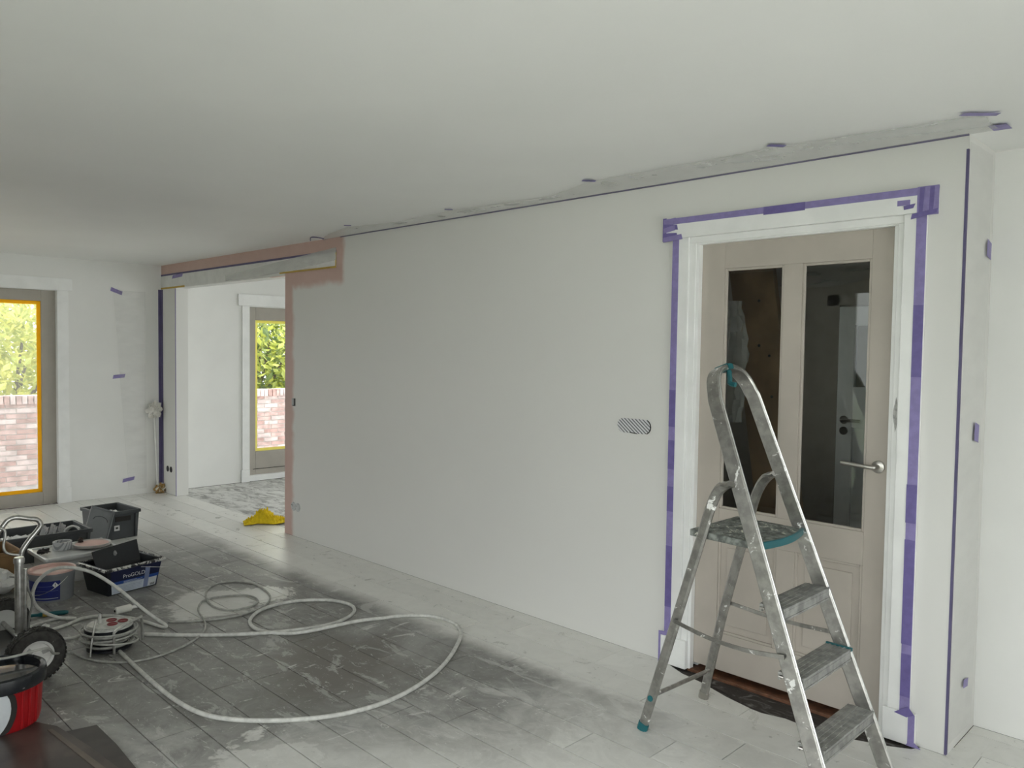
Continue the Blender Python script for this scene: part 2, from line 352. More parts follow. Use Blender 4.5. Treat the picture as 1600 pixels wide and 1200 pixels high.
# window wall
b = MB(); X0, X1 = XL-.2, XL
b.box(X0, X1, YF, -4.2, 0, 2.5); b.box(X0, X1, -4.2, -1.04, 2.161, 2.5); b.box(X0, X1, -3.05, -2.94, 0, 2.161); b.box(X0, X1, -1.04, 1.027, 0, 2.5); b.box(X0, X1, 1.027, 1.95, 2.10, 2.5); b.box(X0, X1, 1.95, 3.8, 0, 2.5)
struct(b.build('wall_left', M_PLAIN), 'white wall with tall windows')
M_LOWB = mat('low_bounce_grey', (.36, .355, .335), .85, var=.06, vscale=3)  # unseen front wall set dark to cut the bounced light
def holed(name, axis, at, a0, a1, holes, zr=(.05, 2.10), t=.2, m=None):
    b = MB(); p = a0
    def put(u0, u1, z0, z1):
        if axis == 'x': b.box(u0, u1, at, at+t, z0, z1)
        else: b.box(at, at+t, u0, u1, z0, z1)
    for h0, h1 in holes:
        put(p, h0, 0, 2.5); put(h0, h1, 0, zr[0]); put(h0, h1, zr[1], 2.5); p = h1
    put(p, a1, 0, 2.5); return struct(b.build(name, m or M_PLAIN))
holed('wall_front', 'x', YF-.2, XL, XR, [(-8.8, -7.2), (-3.2, 1.3)], (.05, 2.30), m=M_LOWB)
holed('wall_right', 'y', XR, YF, .5, [(-4.1, -.6)], (.05, 2.30))
holed('wall_next_room', 'x', 3.6, XL, -4.2, [(-8.6, -4.6)], (.05, 2.35))
holed('wall_next_room_end', 'y', -4.2, T, 3.6, [(1.3, 3.4)], (.05, 2.35), .12)
struct(MB().box(XL-.2, XR+.2, YF-.2, .5, H, H+.12).box(XL-.2, -4.08, .5, 3.8, H, H+.12).box(-3.3, -.9, .5, 1.75, H, H+.12).build('ceiling', M_CEIL), 'smooth white ceiling')
# unseen window frames (only reflected): simple bars and panes
def bars(name, axis, at, a0, a1, z0, z1, n):
    fr = MB(); pn = MB()
    def put(mb, u0, u1, zz0, zz1, d0, d1):
        if axis == 'x': mb.box(u0, u1, at+d0, at+d1, zz0, zz1)
        else: mb.box(at+d0, at+d1, u0, u1, zz0, zz1)
    put(fr, a0, a1, z0, z0+.06, 0, .06); put(fr, a0, a1, z1-.06, z1, 0, .06)
    for i in range(n+1):
        u = a0+(a1-a0-.06)*i/n; put(fr, u, u+.06, z0+.06, z1-.06, 0, .06)
    o = struct(fr.build(name, M_FRAME)); put(pn, a0+.03, a1-.03, z0+.03, z1-.03, .028, .032); pn.build('pane', M_GLASS, o)
bars('added_window_8', 'y', -4.16, 1.3, 3.4, .05, 2.35, 2); bars('window_3', 'x', YF-.13, -3.2, 1.3, .05, 2.30, 3); bars('window_7', 'x', YF-.13, -8.8, -7.2, .05, 2.30, 2); bars('added_window_4', 'y', -3.3, .4, 1.5, .9, 2.1, 1)  # hall and next-room end windows are added to brighten those rooms
bars('window_5', 'y', XR+.07, -4.1, -.6, .05, 2.30, 3); bars('unseen_window_6', 'x', 3.67, -8.6, -4.6, .05, 2.35, 3)  # the next-room window is put in unseen to brighten that room

# hall behind the glazed door
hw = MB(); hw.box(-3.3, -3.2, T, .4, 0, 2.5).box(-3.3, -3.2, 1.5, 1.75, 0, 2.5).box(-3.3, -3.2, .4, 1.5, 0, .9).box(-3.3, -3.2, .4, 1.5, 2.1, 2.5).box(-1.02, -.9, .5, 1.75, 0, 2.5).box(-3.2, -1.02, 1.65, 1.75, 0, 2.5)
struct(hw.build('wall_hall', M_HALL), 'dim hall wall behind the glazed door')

# floor: slab with planks of its own
PW = .1972
slab = MB().box(XL-.2, XR+.2, YF-.2, 3.8, -.12, -.011)
M_SUB = subfloor_mat('gritty_subfloor', (.035, .028, .025), (.20, .195, .185), .60, 9); M_SUB2 = subfloor_mat('patchy_subfloor', (.30, .295, .285), (.66, .66, .64), .46, 4)
floor = struct(slab.build('floor', M_SUB), 'paint-smeared grey plank floor')
def plank(x0, x1, y0, y1):
    g = .0021
    return MB().box(x0+g, x1-g, y0+g, y1-g, -.0108, 0).build('plank', M_FLOOR, floor, bevel=.0008)
rnd = random.Random(3)
known = {3: -2.862, 5: -2.068}              # rows whose end joint shows in the photograph
for r in range(0, 27):
    y1 = -.099-PW*(r-1)+.0; y0 = y1-PW      # r = 0 is the row at the wall
    off = known.get(r, rnd.uniform(0, 1.29)-1.3)
    xs = sorted([off+1.29*k for k in range(-8, 6)])
    xs = [XL]+[x for x in xs if XL+.15 < x < XR-.1]+[XR]
    for a, c in zip(xs, xs[1:]):
        if r == 0:
            segs = []
            for s0, s1, ym in ((XL, -8.535, 0), (-8.535, -6.24, .098), (-6.24, -2.55, 0), (-.85, XR, .098)):
                u0, u1 = max(a, s0), min(c, s1)
                if u1-u0 > .02: plank(u0, u1, y0, min(y1, ym))
        elif r == 1:
            for s0, s1 in ((XL, -2.55), (-.85, XR)):
                u0, u1 = max(a, s0), min(c, s1)
                if u1-u0 > .02: plank(u0, u1, y0, y1)
        elif y0 > YF-.1: plank(a, c, max(y0, YF), y1)
for r in (1, 2): 
    for s0, s1 in ((-.953, .3), (.3, XR)): plank(s0, s1, .098+PW*(r-1), min(.098+PW*r, .38))
# the two planks broken away in front of the door
brk = [(-2.55, -.2955), (-1.72, -.2955), (-1.72, -.186), (-1.86, -.155), (-2.02, -.10), (-2.15, -.075), (-2.24, -.035), (-2.30, -.0015), (-2.55, -.0015)]
MB().prism(brk, -.0108, 0).build('plank', M_FLOOR, floor)
brk = [(-1.717, -.2955), (-.85, -.2955), (-.85, -.004), (-1.05, -.0015), (-1.07, -.045), (-1.14, -.085), (-1.30, -.15), (-1.45, -.175), (-1.56, -.165), (-1.66, -.192), (-1.717, -.188)]
MB().prism(brk, -.0108, 0).build('plank', M_FLOOR, floor)
o = struct(MB().box(XL, -4.2, .105, 3.6, -.011, -.004).build('floor_next_room', M_SUB2), 'bare patchy screed floor of the next room')
thr = struct(MB().box(-2.17, -1.2, .0, .028, -.011, .004).box(-2.17, -1.2, .03, .12, -.011, -.002).build('trim_threshold', M_THR, bevel=.002), 'red brown wooden threshold under the door')

# ------------------------------------------------------------------ door 1 (beige glazed door) and its casing
dY = .035
door = thing('door_1', (-1.69, dY, .03), 'beige primed door with two tall panes and lever handle', 'door'); door['kind'] = 'structure'
L0, L1 = -2.155, -1.222; gz0, gz1 = .848, 2.040
b = MB(); D0, D1 = dY, dY+.04
b.box(L0-.02, -2.030, D0, D1, .03, 2.2); b.box(-1.322, L1+.02, D0, D1, .03, 2.2)
b.box(-2.030, -1.322, D0, D1, gz1, 2.2); b.box(-2.030, -1.322, D0, D1, .70, gz0); b.box(-2.030, -1.322, D0, D1, .03, .22)
b.box(-1.722, -1.632, D0, D1, gz0, gz1); b.box(-1.722, -1.632, D0, D1, .22, .70)
b.build('leaf_frame', M_DOOR, door, bevel=.002)
for x0, x1 in ((-2.030, -1.722), (-1.632, -1.322)):
    MB().box(x0, x1, D0+.018, D0+.022, gz0, gz1).build('pane', M_GLASS, door)
    MB().box(x0, x1, D0+.014, D0+.03, .22, .70).box(x0+.045, x1-.045, D0+.008, D0+.014, .265, .655).build('panel', M_DOOR, door, bevel=.003)
    for nm, z0, z1 in (('glazing_bead', gz0, gz1), ('panel_moulding', .22, .70)):
        q = MB()
        for a0, a1, c0, c1 in ((x0, x0+.012, z0, z1), (x1-.012, x1, z0, z1), (x0+.012, x1-.012, z0, z0+.012), (x0+.012, x1-.012, z1-.012, z1)): q.box(a0, a1, D0+.003, D0+.018, c0, c1)
        q.build(nm, M_DOOR, door, bevel=.003)
hz = 1.142; hx = -1.268
hd = MB().lathe([(0, 0), (.027, 0), (.027, -.008), (.024, -.010), (0, -.010)], (hx, D0, hz), 28, (0, 1, 0)).build('rosette', M_STEEL, door, smooth=True)
MB().tube(spline([(hx, D0-.008, hz), (hx, D0-.035, hz), (hx-.006, D0-.047, hz), (hx-.022, D0-.052, hz+.001), (hx-.05, D0-.053, hz+.003), (hx-.14, D0-.053, hz+.008)], 6), .0095, 14).build('lever', M_STEEL, hd, smooth=True)
# casing
tr = MB()
tr.box(-2.295, -2.205, -.020, 0, .146, 2.205); tr.box(-1.180, -1.092, -.020, 0, .135, 2.205)
tr.box(-2.345, -1.052, -.028, 0, 2.205, 2.305)
tr.box(-2.205, -2.170, -.008, 0, 0, 2.172); tr.box(-1.205, -1.180, -.008, 0, 0, 2.172); tr.box(-2.205, -1.18, -.008, 0, 2.172, 2.205)
tr.box(-2.190, -2.155, 0, .035, 0, 2.165); tr.box(-1.222, -1.195, 0, .035, 0, 2.165); tr.box(-2.19, -1.195, 0, .035, 2.165, 2.20)
tr.box(-2.205, -2.155, .076, .13, 0, 2.19); tr.box(-1.222, -1.19, .076, .13, 0, 2.19)
casing = struct(tr.build('trim_1', M_TRIM, bevel=.0025), 'white painted casing around the beige door')
MB().box(-2.322, -2.168, -.026, 0, 0, .146).build('plinth_block', M_TRIM, casing, bevel=.003)
MB().box(-1.198, -1.068, -.026, 0, 0, .135).build('plinth_block', M_TRIM, casing, bevel=.003)
sc = MB().grid(lambda u, v: (-1.1915+(u-.5)*.016*(1-abs(2*v-1)**2)+.002*math.sin(9*v), -.0086, 1.30+.15*v), 3, 12)
sc.build('paint_chip', mat('chipped_grey', (.42, .42, .41), .7, var=.15, vscale=60), casing)

# ------------------------------------------------------------------ window 1 and door 2 in the window wall
def glazed(nm, y0, y1, z1, gy0, gy1, g0, g1, tape, tw, film):
    x = XL-.045
    root = thing(nm, (x, (y0+y1)/2, 0), None, None, kind='structure')
    b = MB(); b.box(x-.06, x, y0, gy0, 0, z1); b.box(x-.06, x, gy1, y1, 0, z1); b.box(x-.06, x, gy0, gy1, 0, g0); b.box(x-.06, x, gy0, gy1, g1, z1)
    b.build('frame', M_FRAME, root, bevel=.004)
    MB().box(x-.034, x-.030, gy0, gy1, g0, g1).build('pane', M_GLASS, root)
    for a0, a1, c0, c1 in ((gy0-.002, gy0+tw, g0, g1), (gy1-tw, gy1+.002, g0, g1), (gy0+tw, gy1-tw, g0-.002, g0+tw), (gy0+tw, gy1-tw, g1-tw, g1+.002)):
        MB().box(x-.028, x-.024, a0, a1, c0, c1).build('masking_tape_strip', tape, root)
    if film: MB().grid(lambda u, v: (x-.0292+.0008*math.sin(7*u+3*v), gy0+(gy1-gy0)*u, g0+(g1-g0)*v), 8, 8).build('masking_film', M_FILMW, root, smooth=True)
    return root
w1 = glazed('window_1', -2.94, -1.04, 2.161, -2.80, -1.168, .125, 2.052, M_YEL, .036, True); w1['label'] = 'tall window edged in yellow tape under hazy film'
w9 = glazed('added_window_2', -4.2, -3.05, 2.161, -4.08, -3.19, .125, 2.052, M_YEL, .036, False)  # added out of view to bring more daylight to the far end
d2 = glazed('door_2', 1.027, 1.95, 2.10, 1.134, 1.84, .351, 1.946, M_YEL2, .034, False); d2['label'] = 'taupe glazed garden door edged in pale yellow tape'
MB().box(XL-.043, XL-.038, 1.10, 1.88, .135, .141).build('weather_bar', M_GAP, d2)
MB().box(XL-.05, XL+.005, 1.027, 1.95, 0, .07).build('sill', M_TRIM, d2, bevel=.003)
t2 = MB(); t2.box(XL, XL+.02, -1.04, -.938, .16, 2.165); t2.box(XL, XL+.028, -4.28, -.902, 2.165, 2.288); t2.box(XL, XL+.02, -3.045, -2.945, 0, 2.165); t2.box(XL, XL+.02, -4.28, -4.2, 0, 2.165)
t2 = struct(t2.build('trim_2', M_TRIM, bevel=.003), 'white casing around the tall window')
MB().box(XL, XL+.026, -1.045, -.925, 0, .16).build('plinth_block', M_TRIM, t2, bevel=.003)
t3 = MB(); t3.box(XL, XL+.02, .935, 1.027, .15, 2.11); t3.box(XL, XL+.028, .885, 2.09, 2.11, 2.246); t3.box(XL, XL+.02, 1.95, 2.045, 0, 2.11)
t3 = struct(t3.build('trim_3', M_TRIM, bevel=.003), 'white casing around the garden door')
MB().box(XL, XL+.026, .922, 1.027, 0, .15).build('plinth_block', M_TRIM, t3, bevel=.003)
# beam face over the opening
struct(MB().box(XL, -5.44, -.004, 0, 2.268, 2.392).box(XL, -6.24, -.004, 0, 2.242, 2.268).build('beam', mat('beam_white', (.70, .70, .69), .5, var=.03)), 'white beam face above the wide opening')

# ------------------------------------------------------------------ garden behind the windows
struct(MB().box(-30, XR+.3, YF-.3, 30, -.3, -.14).build('ground', mat('garden_ground', (.52, .515, .49), .9)), 'paved ground outside')
struct(MB().box(-30, XR+.3, -30, YF-.3, -.3, -.14).build('ground_dark', mat('dark_ground', (.10, .12, .06), .95, var=.2)), 'dark ground added outside the front windows')  # unseen dark ground, added to weaken the light bounced up from outside
struct(MB().box(XR+.3, 30, -30, 30, -.3, -.14).build('ground_bounce', mat('bounce_pale', (.84, .83, .80), .8)), 'pale ground added outside the end window to bounce light')  # unseen pale ground, added to throw light onto the ceiling
gw = thing('garden_wall', (-10.9, .5, -.14), 'pinkish brick wall across the garden', 'wall'); gw['kind'] = 'structure'
MB().box(-10.99, -10.815, -7, 8, -.14, .93).build('mortar_core', mat('mortar', (.50, .47, .46), .9), gw)
M_BRK = [mat('brick_pink', (.47, .33, .31), .85, var=.15, vscale=9), mat('brick_pale', (.55, .45, .44), .85, var=.12, vscale=9), mat('brick_red', (.40, .26, .24), .85, var=.15, vscale=9)]  # brick colours paled to carry the overexposed look outdoors
bm_data = []
for k in range(3):
    o = MB().box(0, .18, 0, .208, 0, .051).build('brick', M_BRK[k]); bm_data.append(o.data); bpy.data.objects.remove(o)
    for v in bm_data[-1].vertices: v.co.x += .09; v.co.y += .104
    o = MB().box(0, .2, 0, .051, 0, .10).build('brick', M_BRK[k]); bm_data.append(o.data); bpy.data.objects.remove(o)
    for v in bm_data[-1].vertices: v.co.x += .1; v.co.y += .0255
rest = MB(); rb = random.Random(5)
def brick(kind, y, z, ln):
    p = (-10.99+rb.uniform(0, .004), y, z); near = -1.65 < y < -.25 or 1.75 < y < 3.15
    if near:
        o = bpy.data.objects.new('brick', bm_data[2*rb.randrange(3)+kind]); COL.objects.link(o); o.parent = gw; o.location = Vector(p)-ORG[gw.name]
    elif kind == 0: rest.box(p[0], p[0]+.18, y, y+.208, z, z+.051)
    else: rest.box(p[0], p[0]+.2, y, y+.051, z, z+.10)
for r in range(16):
    z = -.08+r*.0625
    if z > .87: break
    y = -6.9+(.11 if r % 2 else 0)
    while y < 7.8: brick(0, y, z, .208); y += .220
y = -6.9
while y < 7.8: brick(1, y, .90, .051); y += .0625
tag(rest.build('brickwork', M_BRK[0], gw), kind='stuff')
def shrub(name, label, c, rx, ry, rz, n, size, m, trunk, seed):
    root = thing(name, (c[0], c[1], -.14), label, 'shrub' if 'shrub' in name else 'tree', 'garden plants behind the brick wall')
    R = random.Random(seed); vs = []; fs = []
    for i in range(n):
        while True:
            p = Vector((R.uniform(-1, 1), R.uniform(-1, 1), R.uniform(-1, 1)))
            if .35 < p.length < 1: break
        p = Vector((c[0]+p.x*rx, c[1]+p.y*ry, c[2]+p.z*rz)); s = size*R.uniform(.6, 1.2)
        d = Vector((R.uniform(-.3, 1), R.uniform(-1, 1), R.uniform(-1, .5))).normalized(); q = d.cross(Vector((R.uniform(-1, 1), R.uniform(-1, 1), 1))).normalized(); nn = d.cross(q)
        k = len(vs); vs += [p, p+d*s*.45+q*s*.24+nn*s*.06, p+d*s, p+d*s*.45-q*s*.24+nn*s*.06, p+d*s*.5-nn*s*.02]; fs += [(k, k+1, k+4), (k+1, k+2, k+4), (k+2, k+3, k+4), (k+3, k, k+4)]
    mb = MB(); mb.v = [tuple(v) for v in vs]; mb.f = fs; tag(mb.build('foliage', m, root), kind='stuff')
    t = MB()
    for k in range(5):
        a = k*1.3; e = Vector((c[0]+rx*.5*math.cos(a), c[1]+ry*.5*math.sin(a), c[2]+rz*.35))
        t.tube(spline([(c[0]+.03*math.cos(a), c[1]+.03*math.sin(a), -.14), (c[0]+.08*math.cos(a), c[1]+.1*math.sin(a), c[2]*.5), e], 4), [trunk*(1-.08*i) for i in range(9)], 6)
    t.build('trunk', mat('bark', (.10, .08, .06), .9), root, smooth=True)
LY = leaf_mat('leaf_yellow_green', (.30, .36, .06), (.62, .60, .14)); LD = leaf_mat('leaf_dark_green', (.025, .055, .02), (.16, .22, .05)); LM = leaf_mat('leaf_mixed', (.05, .10, .03), (.55, .58, .12))
shrub('acacia_tree', 'yellow green leafy tree seen through the hazy window', (-12.6, -.6, 1.25), 1.2, 1.5, 1.25, 5200, .15, LY, .05, 1)
shrub('laurel_shrub', 'dark glossy laurel shrub seen through the garden door', (-12.4, 2.9, 1.3), 1.0, 1.3, 1.15, 3600, .17, LM, .04, 2)
shrub('conifer_shrub', 'dense dark shrub behind the glossy laurel', (-15.2, 3.6, 1.4), 1.0, 1.9, 1.4, 5200, .17, LD, .06, 4)
shrub('birch_tree', 'pale airy tree further behind the yellow green tree', (-15.9, -1.0, 1.6), 1.2, 2.2, 1.6, 5200, .17, LY, .06, 6)
#PART2
MB().box(-.953, -.85, -.0035, .098, -.0108, 0).build('plank', M_FLOOR, floor)

# ------------------------------------------------------------------ step ladder
lad = thing('step_ladder', (-1.5, -.5, 0), 'paint-splashed aluminium platform step ladder standing before the beige door', 'ladder')
dn = Vector((1.55, 0, .60)).normalized()                    # normal of the climbing frame
def fr(z, y): return (-1.085-.392*z, y, z)                  # a point of the climbing frame
def yA(z): return -.795+.080*z
def yB(z): return -.285-.054*z
tz = 1.44
pts = [fr(0, yA(0)), fr(.4, yA(.4)), fr(.9, yA(.9)), fr(tz, yA(tz))]
y0, y1 = yA(tz), yB(tz); R = .115
for k in range(1, 8):
    a = math.pi/2*k/8; pts.append(fr(tz+R*math.sin(a), y0+.01+R*(1-math.cos(a))*.98))
pts += [fr(tz+R+.006, (y0+y1)/2)]
for k in range(7, 0, -1):
    a = math.pi/2*k/8; pts.append(fr(tz+R*math.sin(a), y1-.01-R*(1-math.cos(a))*.98))
pts += [fr(tz, y1), fr(.9, yB(.9)), fr(.4, yB(.4)), fr(0, yB(0))]
MB().rail(pts, dn, .060, .022, .004).build('climbing_frame', M_ALU, lad, smooth=True)
lip = MB()                                                  # bright folded edge of the channel
off = dn*.0285
lip.tube([Vector(p)+off for p in pts], .0042, 6); MB.build(lip, 'edge_bead', mat('bright_aluminium', (.78, .78, .77), .25, metal=1.0), lad, smooth=True)
for z in (.222, .450, .680):
    xf = -1.085-.392*z; ya, yb = yA(z)+.012, yB(z)-.012; th = .030
    t = MB().box(xf-.060, xf+.040, ya, yb, z-.012, z).build('tread', M_TREAD, lad, bevel=.002)
    MB().box(xf+.026, xf+.040, ya, yb, z-.044, z-.012).box(xf-.06, xf-.05, ya, yb, z-.03, z-.012).box(xf+.036, xf+.043, ya, yb, z-.004, z+.002).box(xf+.036, xf+.043, ya, yb, z-.046, z-.038).build('tread_lip', M_TREAD, t, bevel=.0015)
    for k in range(4): MB().box(xf-.045+.02*k, xf-.037+.02*k, ya+.004, yb-.004, z, z+.0025).build('ridge', M_TREAD, t)
    if z == .450: MB().box(xf-.060, xf+.046, yb-.010, yb+.002, z-.008, z+.006).build('end_cap', M_TEAL, t, bevel=.002)
    MB().tube([(xf-.048, yA(z)-.002, z-.012), (xf-.030, yA(z)-.002, z-.012)], .0045, 8).build('bolt', M_STEEL, t)
zp = .905; xf = -1.085-.392*zp
nose = [(-1.735, -.705), (-1.735, -.325)]+[(xf+.012+.030*math.sin(math.pi*k/10), -.345-(.385*k/10)) for k in range(11)]
p = MB().prism(nose, zp-.028, zp).build('platform', M_PLAT, lad, bevel=.004)
for k in range(6): MB().box(-1.71+.045*k, -1.695+.045*k, -.69, -.36, zp, zp+.003).build('ridge', M_PLAT, p)
rim = [Vector((x, y, zp-.014)) for x, y in nose[2:]]
MB().rail(rim, (0, 0, 1), .030, .012, .003).build('nosing', M_TEAL, p, smooth=True)
legA = spline([(-1.535, -.738, 1.118), (-1.585, -.728, 1.095), (-1.625, -.722, 1.03), (-1.665, -.72, .905)], 5)+[(-1.80, -.717, .46), (-1.942, -.715, .0)]
legB = spline([(-1.545, -.352, 1.118), (-1.60, -.33, 1.09), (-1.645, -.318, 1.02), (-1.68, -.312, .905)], 5)+[(-1.81, -.282, .46), (-1.925, -.250, .0)]
for q, nm in ((legA, 0), (legB, 1)):
    lg = MB().rail(q, (1, 0, .28), .042, .022, .008).build('rear_leg', M_ALU, lad, smooth=True)
    e = Vector(q[-1]); d = (Vector(q[-2])-e).normalized()
    MB().rail([e, e+d*.035], (1, 0, .28), .047, .027, .008).build('foot_cap', M_TEAL if nm == 0 else M_STEEL, lg, smooth=True)
    if nm == 0:
        for z in (.155, .905):
            c = Vector((-1.942+.306*z, -.7265, z)); MB().lathe([(0, -.003), (.013, -.003), (.013, .003), (0, .003)], c, 16, (0, 1, 0)).build('teal_plug', M_TEAL, lg)
MB().rail(spline([(-1.785, -.735, .520), (-1.62, -.752, .500), (-1.45, -.768, .500), (-1.285, -.775, .520)], 4), (0, 0, 1), .017, .004, .001).build('brace', M_ALU, lad)
MB().rail(spline([(-1.80, -.265, .490), (-1.62, -.255, .472), (-1.45, -.262, .472), (-1.275, -.285, .488)], 4), (0, 0, 1), .017, .004, .001).build('brace', M_ALU, lad)
MB().tube([(-1.892, -.715, .165), (-1.885, -.255, .150)], .0095, 10).build('rung', M_ALU, lad, smooth=True)
ym = (y0+y1)/2-.02
c = Vector(fr(tz+R, ym))
MB().tube(spline([c+Vector((.02, .01, -.006)), c+Vector((.03, .0, -.035)), c+Vector((.035, -.005, -.055)), c+Vector((.06, -.005, -.062))], 5), .011, 8).build('bucket_hook', M_TEAL, lad, smooth=True)
MB().rail([Vector(fr(tz+R+.004, ym-.012)), Vector(fr(tz+R+.005, ym+.028))], dn, .066, .026, .004).build('top_clip', M_TEAL, lad)

# ------------------------------------------------------------------ masking tape on door casing and walls
def tape(label, pieces, group=None, name='masking_tape'):
    """pieces: (x0, x1, z0, z1, y, material) strips lying on the long wall side; first is the strip, the others are overlaps on it"""
    root = None
    for x0, x1, z0, z1, y, m in pieces:
        q = MB().box(x0, x1, y-.0009, y, z0, z1)
        o = q.build(name if root is None else 'overlap', m, root)
        if root is None: root = tag(o, label, 'tape', group)
    return root
def rag(o, quad, m, y, name='overlap'):                     # a slanted scrap: four (x, z) corners
    MB().slab([(x, y, z) for x, z in quad], (0, -1, 0), .0008).build(name, m, o)
yc = -.0205
tape('long purple masking tape down the casing side beside the wall socket', [(-2.300, -2.262, .15, 2.20, yc, M_PUR), (-2.300, -2.262, .30, .62, yc-.001, M_PURD), (-2.300, -2.262, 1.02, 1.17, yc-.001, M_PURD), (-2.300, -2.262, 1.24, 1.43, yc-.001, M_PURD), (-2.300, -2.262, .80, .93, yc-.001, M_PURD)])
pl_ = tape('purple tape wrapped round the plinth block behind the ladder leg', [(-2.330, -2.317, 0, .15, -.0265, M_PUR)]); rag(pl_, [(-2.33, .145), (-2.33, .165), (-2.27, .172), (-2.27, .15)], M_PUR, -.0265)
tape('purple masking tape along the top edge of the door casing', [(-2.345, -1.052, 2.276, 2.3065, -.0285, M_PUR), (-1.80, -1.60, 2.270, 2.3068, -.0295, M_PURD)])
t = tape('crumpled purple tape wrapped over the casing end near the wall socket', [(-2.356, -2.335, 2.192, 2.311, -.0290, M_PURD)])
for i, (zz, ln, s_) in enumerate(((2.29, .075, .006), (2.268, .085, -.008), (2.247, .07, .012), (2.222, .085, -.004), (2.200, .115, .010))):
    rag(t, [(-2.350, zz-.013), (-2.350+ln, zz-.013+s_), (-2.350+ln*.93, zz+.013+s_), (-2.350, zz+.013)], M_PURD if i % 2 else M_PUR, -.0296-.0006*i)
t = tape('crumpled purple tape wrapped over the casing end near the wall corner', [(-1.128, -1.046, 2.192, 2.309, -.0290, M_PUR)])
for i, xx in enumerate((-1.122, -1.100, -1.083, -1.066)):
    rag(t, [(xx, 2.196), (xx+.016, 2.20), (xx+.022, 2.305), (xx+.004, 2.305)], M_PURD if i % 2 == 0 else M_PUR, -.0297-.0005*i)
rag(t, [(-1.150, 2.180), (-1.052, 2.198), (-1.047, 2.216), (-1.145, 2.202)], M_PURD, -.032)
s1 = tape('torn purple tape scraps stuck on the door head casing', [(-1.205, -1.155, 2.240, 2.262, -.0286, M_PUR)]); rag(s1, [(-1.178, 2.222), (-1.142, 2.226), (-1.134, 2.244), (-1.180, 2.238)], M_PURD, -.0296)
tape('long purple masking tape down the casing side beside the wall corner', [(-1.131, -1.0915, .135, 2.20, yc, M_PUR), (-1.131, -1.0915, 1.535, 1.83, yc-.001, M_PURD), (-1.133, -1.093, .93, 1.09, yc-.001, M_PURD), (-1.133, -1.093, .42, .86, yc-.001, M_PURD), (-1.131, -1.092, .20, .38, yc-.001, M_PURD)])
t = tape('purple tape running down the plinth block beside the wall corner', [(-1.094, -1.068, .0, .135, -.0268, M_PUR)])
rag(t, [(-1.15, .125), (-1.095, .165), (-1.07, .135), (-1.10, .118)], M_PURD, -.0275); rag(t, [(-1.10, .001), (-1.04, .001), (-1.065, .02), (-1.09, .016)], M_PUR, -.0275)
tag(MB().box(-.9545, -.9525, -.0015, .014, .002, 2.44).box(-.961, -.9525, -.0016, -.0004, .002, 2.44).build('masking_tape', M_PURX), 'thin purple tape line down the outer wall corner', 'tape')
tag(MB().box(-5.38, -.953, -.0085, 0, H-.0065, H).build('masking_tape', M_PURX), 'thin dark purple tape line between long wall and ceiling', 'tape')
tag(MB().box(XL+.003, XL+.042, -.001, 0, .10, 2.235).box(XL, XL+.001, -.035, -.001, .10, 2.235).build('masking_tape', M_PURX), 'dark purple tape folded into the corner by the paint pole', 'tape')
tag(MB().box(-8.552, -8.534, -.0012, 0, .0, 2.235).build('masking_tape', M_PUR), 'thin purple tape down the free edge of the pier', 'tape')
tag(MB().box(XL+.003, -5.44, -.0052, -.0041, 2.380, 2.398).build('masking_tape', M_PURX), 'purple tape line along the top of the beam', 'tape')
tag(MB().slab([(-8.62, -.0046, 2.34), (-8.60, -.0046, 2.375), (-8.34, -.0046, 2.385), (-8.36, -.0046, 2.35)], (0, -1, 0), .0008).build('masking_tape', M_PUR), 'short purple tape tab on the beam above the pier', 'tape')
tag(MB().box(XL+.003, -8.30, -.0052, -.0041, 2.238, 2.256).build('masking_tape', M_OCH), 'ochre tape along the beam bottom above the pier', 'tape')
tag(MB().box(-6.33, -5.44, -.0052, -.0041, 2.258, 2.273).box(-5.453, -5.437, -.0052, -.0041, 2.273, 2.385).build('masking_tape', M_OCH), 'ochre tape along the beam bottom over the wall end', 'tape')
for k, (px, py, a) in enumerate(((182, 455, -.35), (186, 588, .1), (201, 749, .15))):
    c = atX(px, py, XL+.006); d = Vector((0, math.cos(a), math.sin(a))); u = Vector((0, .25, 1)).normalized()
    nm = ('upper purple tape tab on the window wall film', 'middle purple tape tab on the window wall film', 'lowest purple tape tab on the window wall film')[k]
    tag(MB().slab([c-d*.06-u*.02, c+d*.06-u*.02, c+d*.06+u*.02, c-d*.06+u*.02], (1, 0, 0), .0008).build('masking_tape', M_PUR), nm, 'tape', 'tape tabs on the window wall film')

# ------------------------------------------------------------------ plastic films
def noisefun(seed):
    R = random.Random(seed); W = [(R.uniform(2, 9), R.uniform(2, 9), R.uniform(0, 6)) for _ in range(7)]
    return lambda u, v: sum(math.sin(a*u+b_*v+c)/7 for a, b_, c in W)
def strip_w(x):                                             # width of the ceiling strip, wall to free edge
    xs = (-5.60, -5.30, -4.9, -4.42, -3.8, -3.05, -2.62, -1.6, -.9, -.8); ws = (.03, .16, .26, .17, .22, .15, .31, .33, .27, .22)
    for a, b_, c, d in zip(xs, xs[1:], ws, ws[1:]):
        if x <= b_: t = max(0, (x-a)/(b_-a)); return c+(d-c)*t
    return ws[-1]
nf = noisefun(2)
def cf(u, v):
    x = -5.60+4.76*u; w = strip_w(x); sag = .010*math.sin(math.pi*min(1, v*1.0))*(1+.4*nf(u*16, v*3)) if v > 0 else 0
    return (x+.01*nf(u*30, v*2+4), -.006-w*v+.008*nf(u*30, 3)*v, H-.004-max(0, sag)-(.004 if v > .95 else 0))
tag(MB().grid(cf, 150, 8).build('masking_film', M_FILM, smooth=True), 'crinkled plastic film strip taped to ceiling along the long wall', 'plastic film')
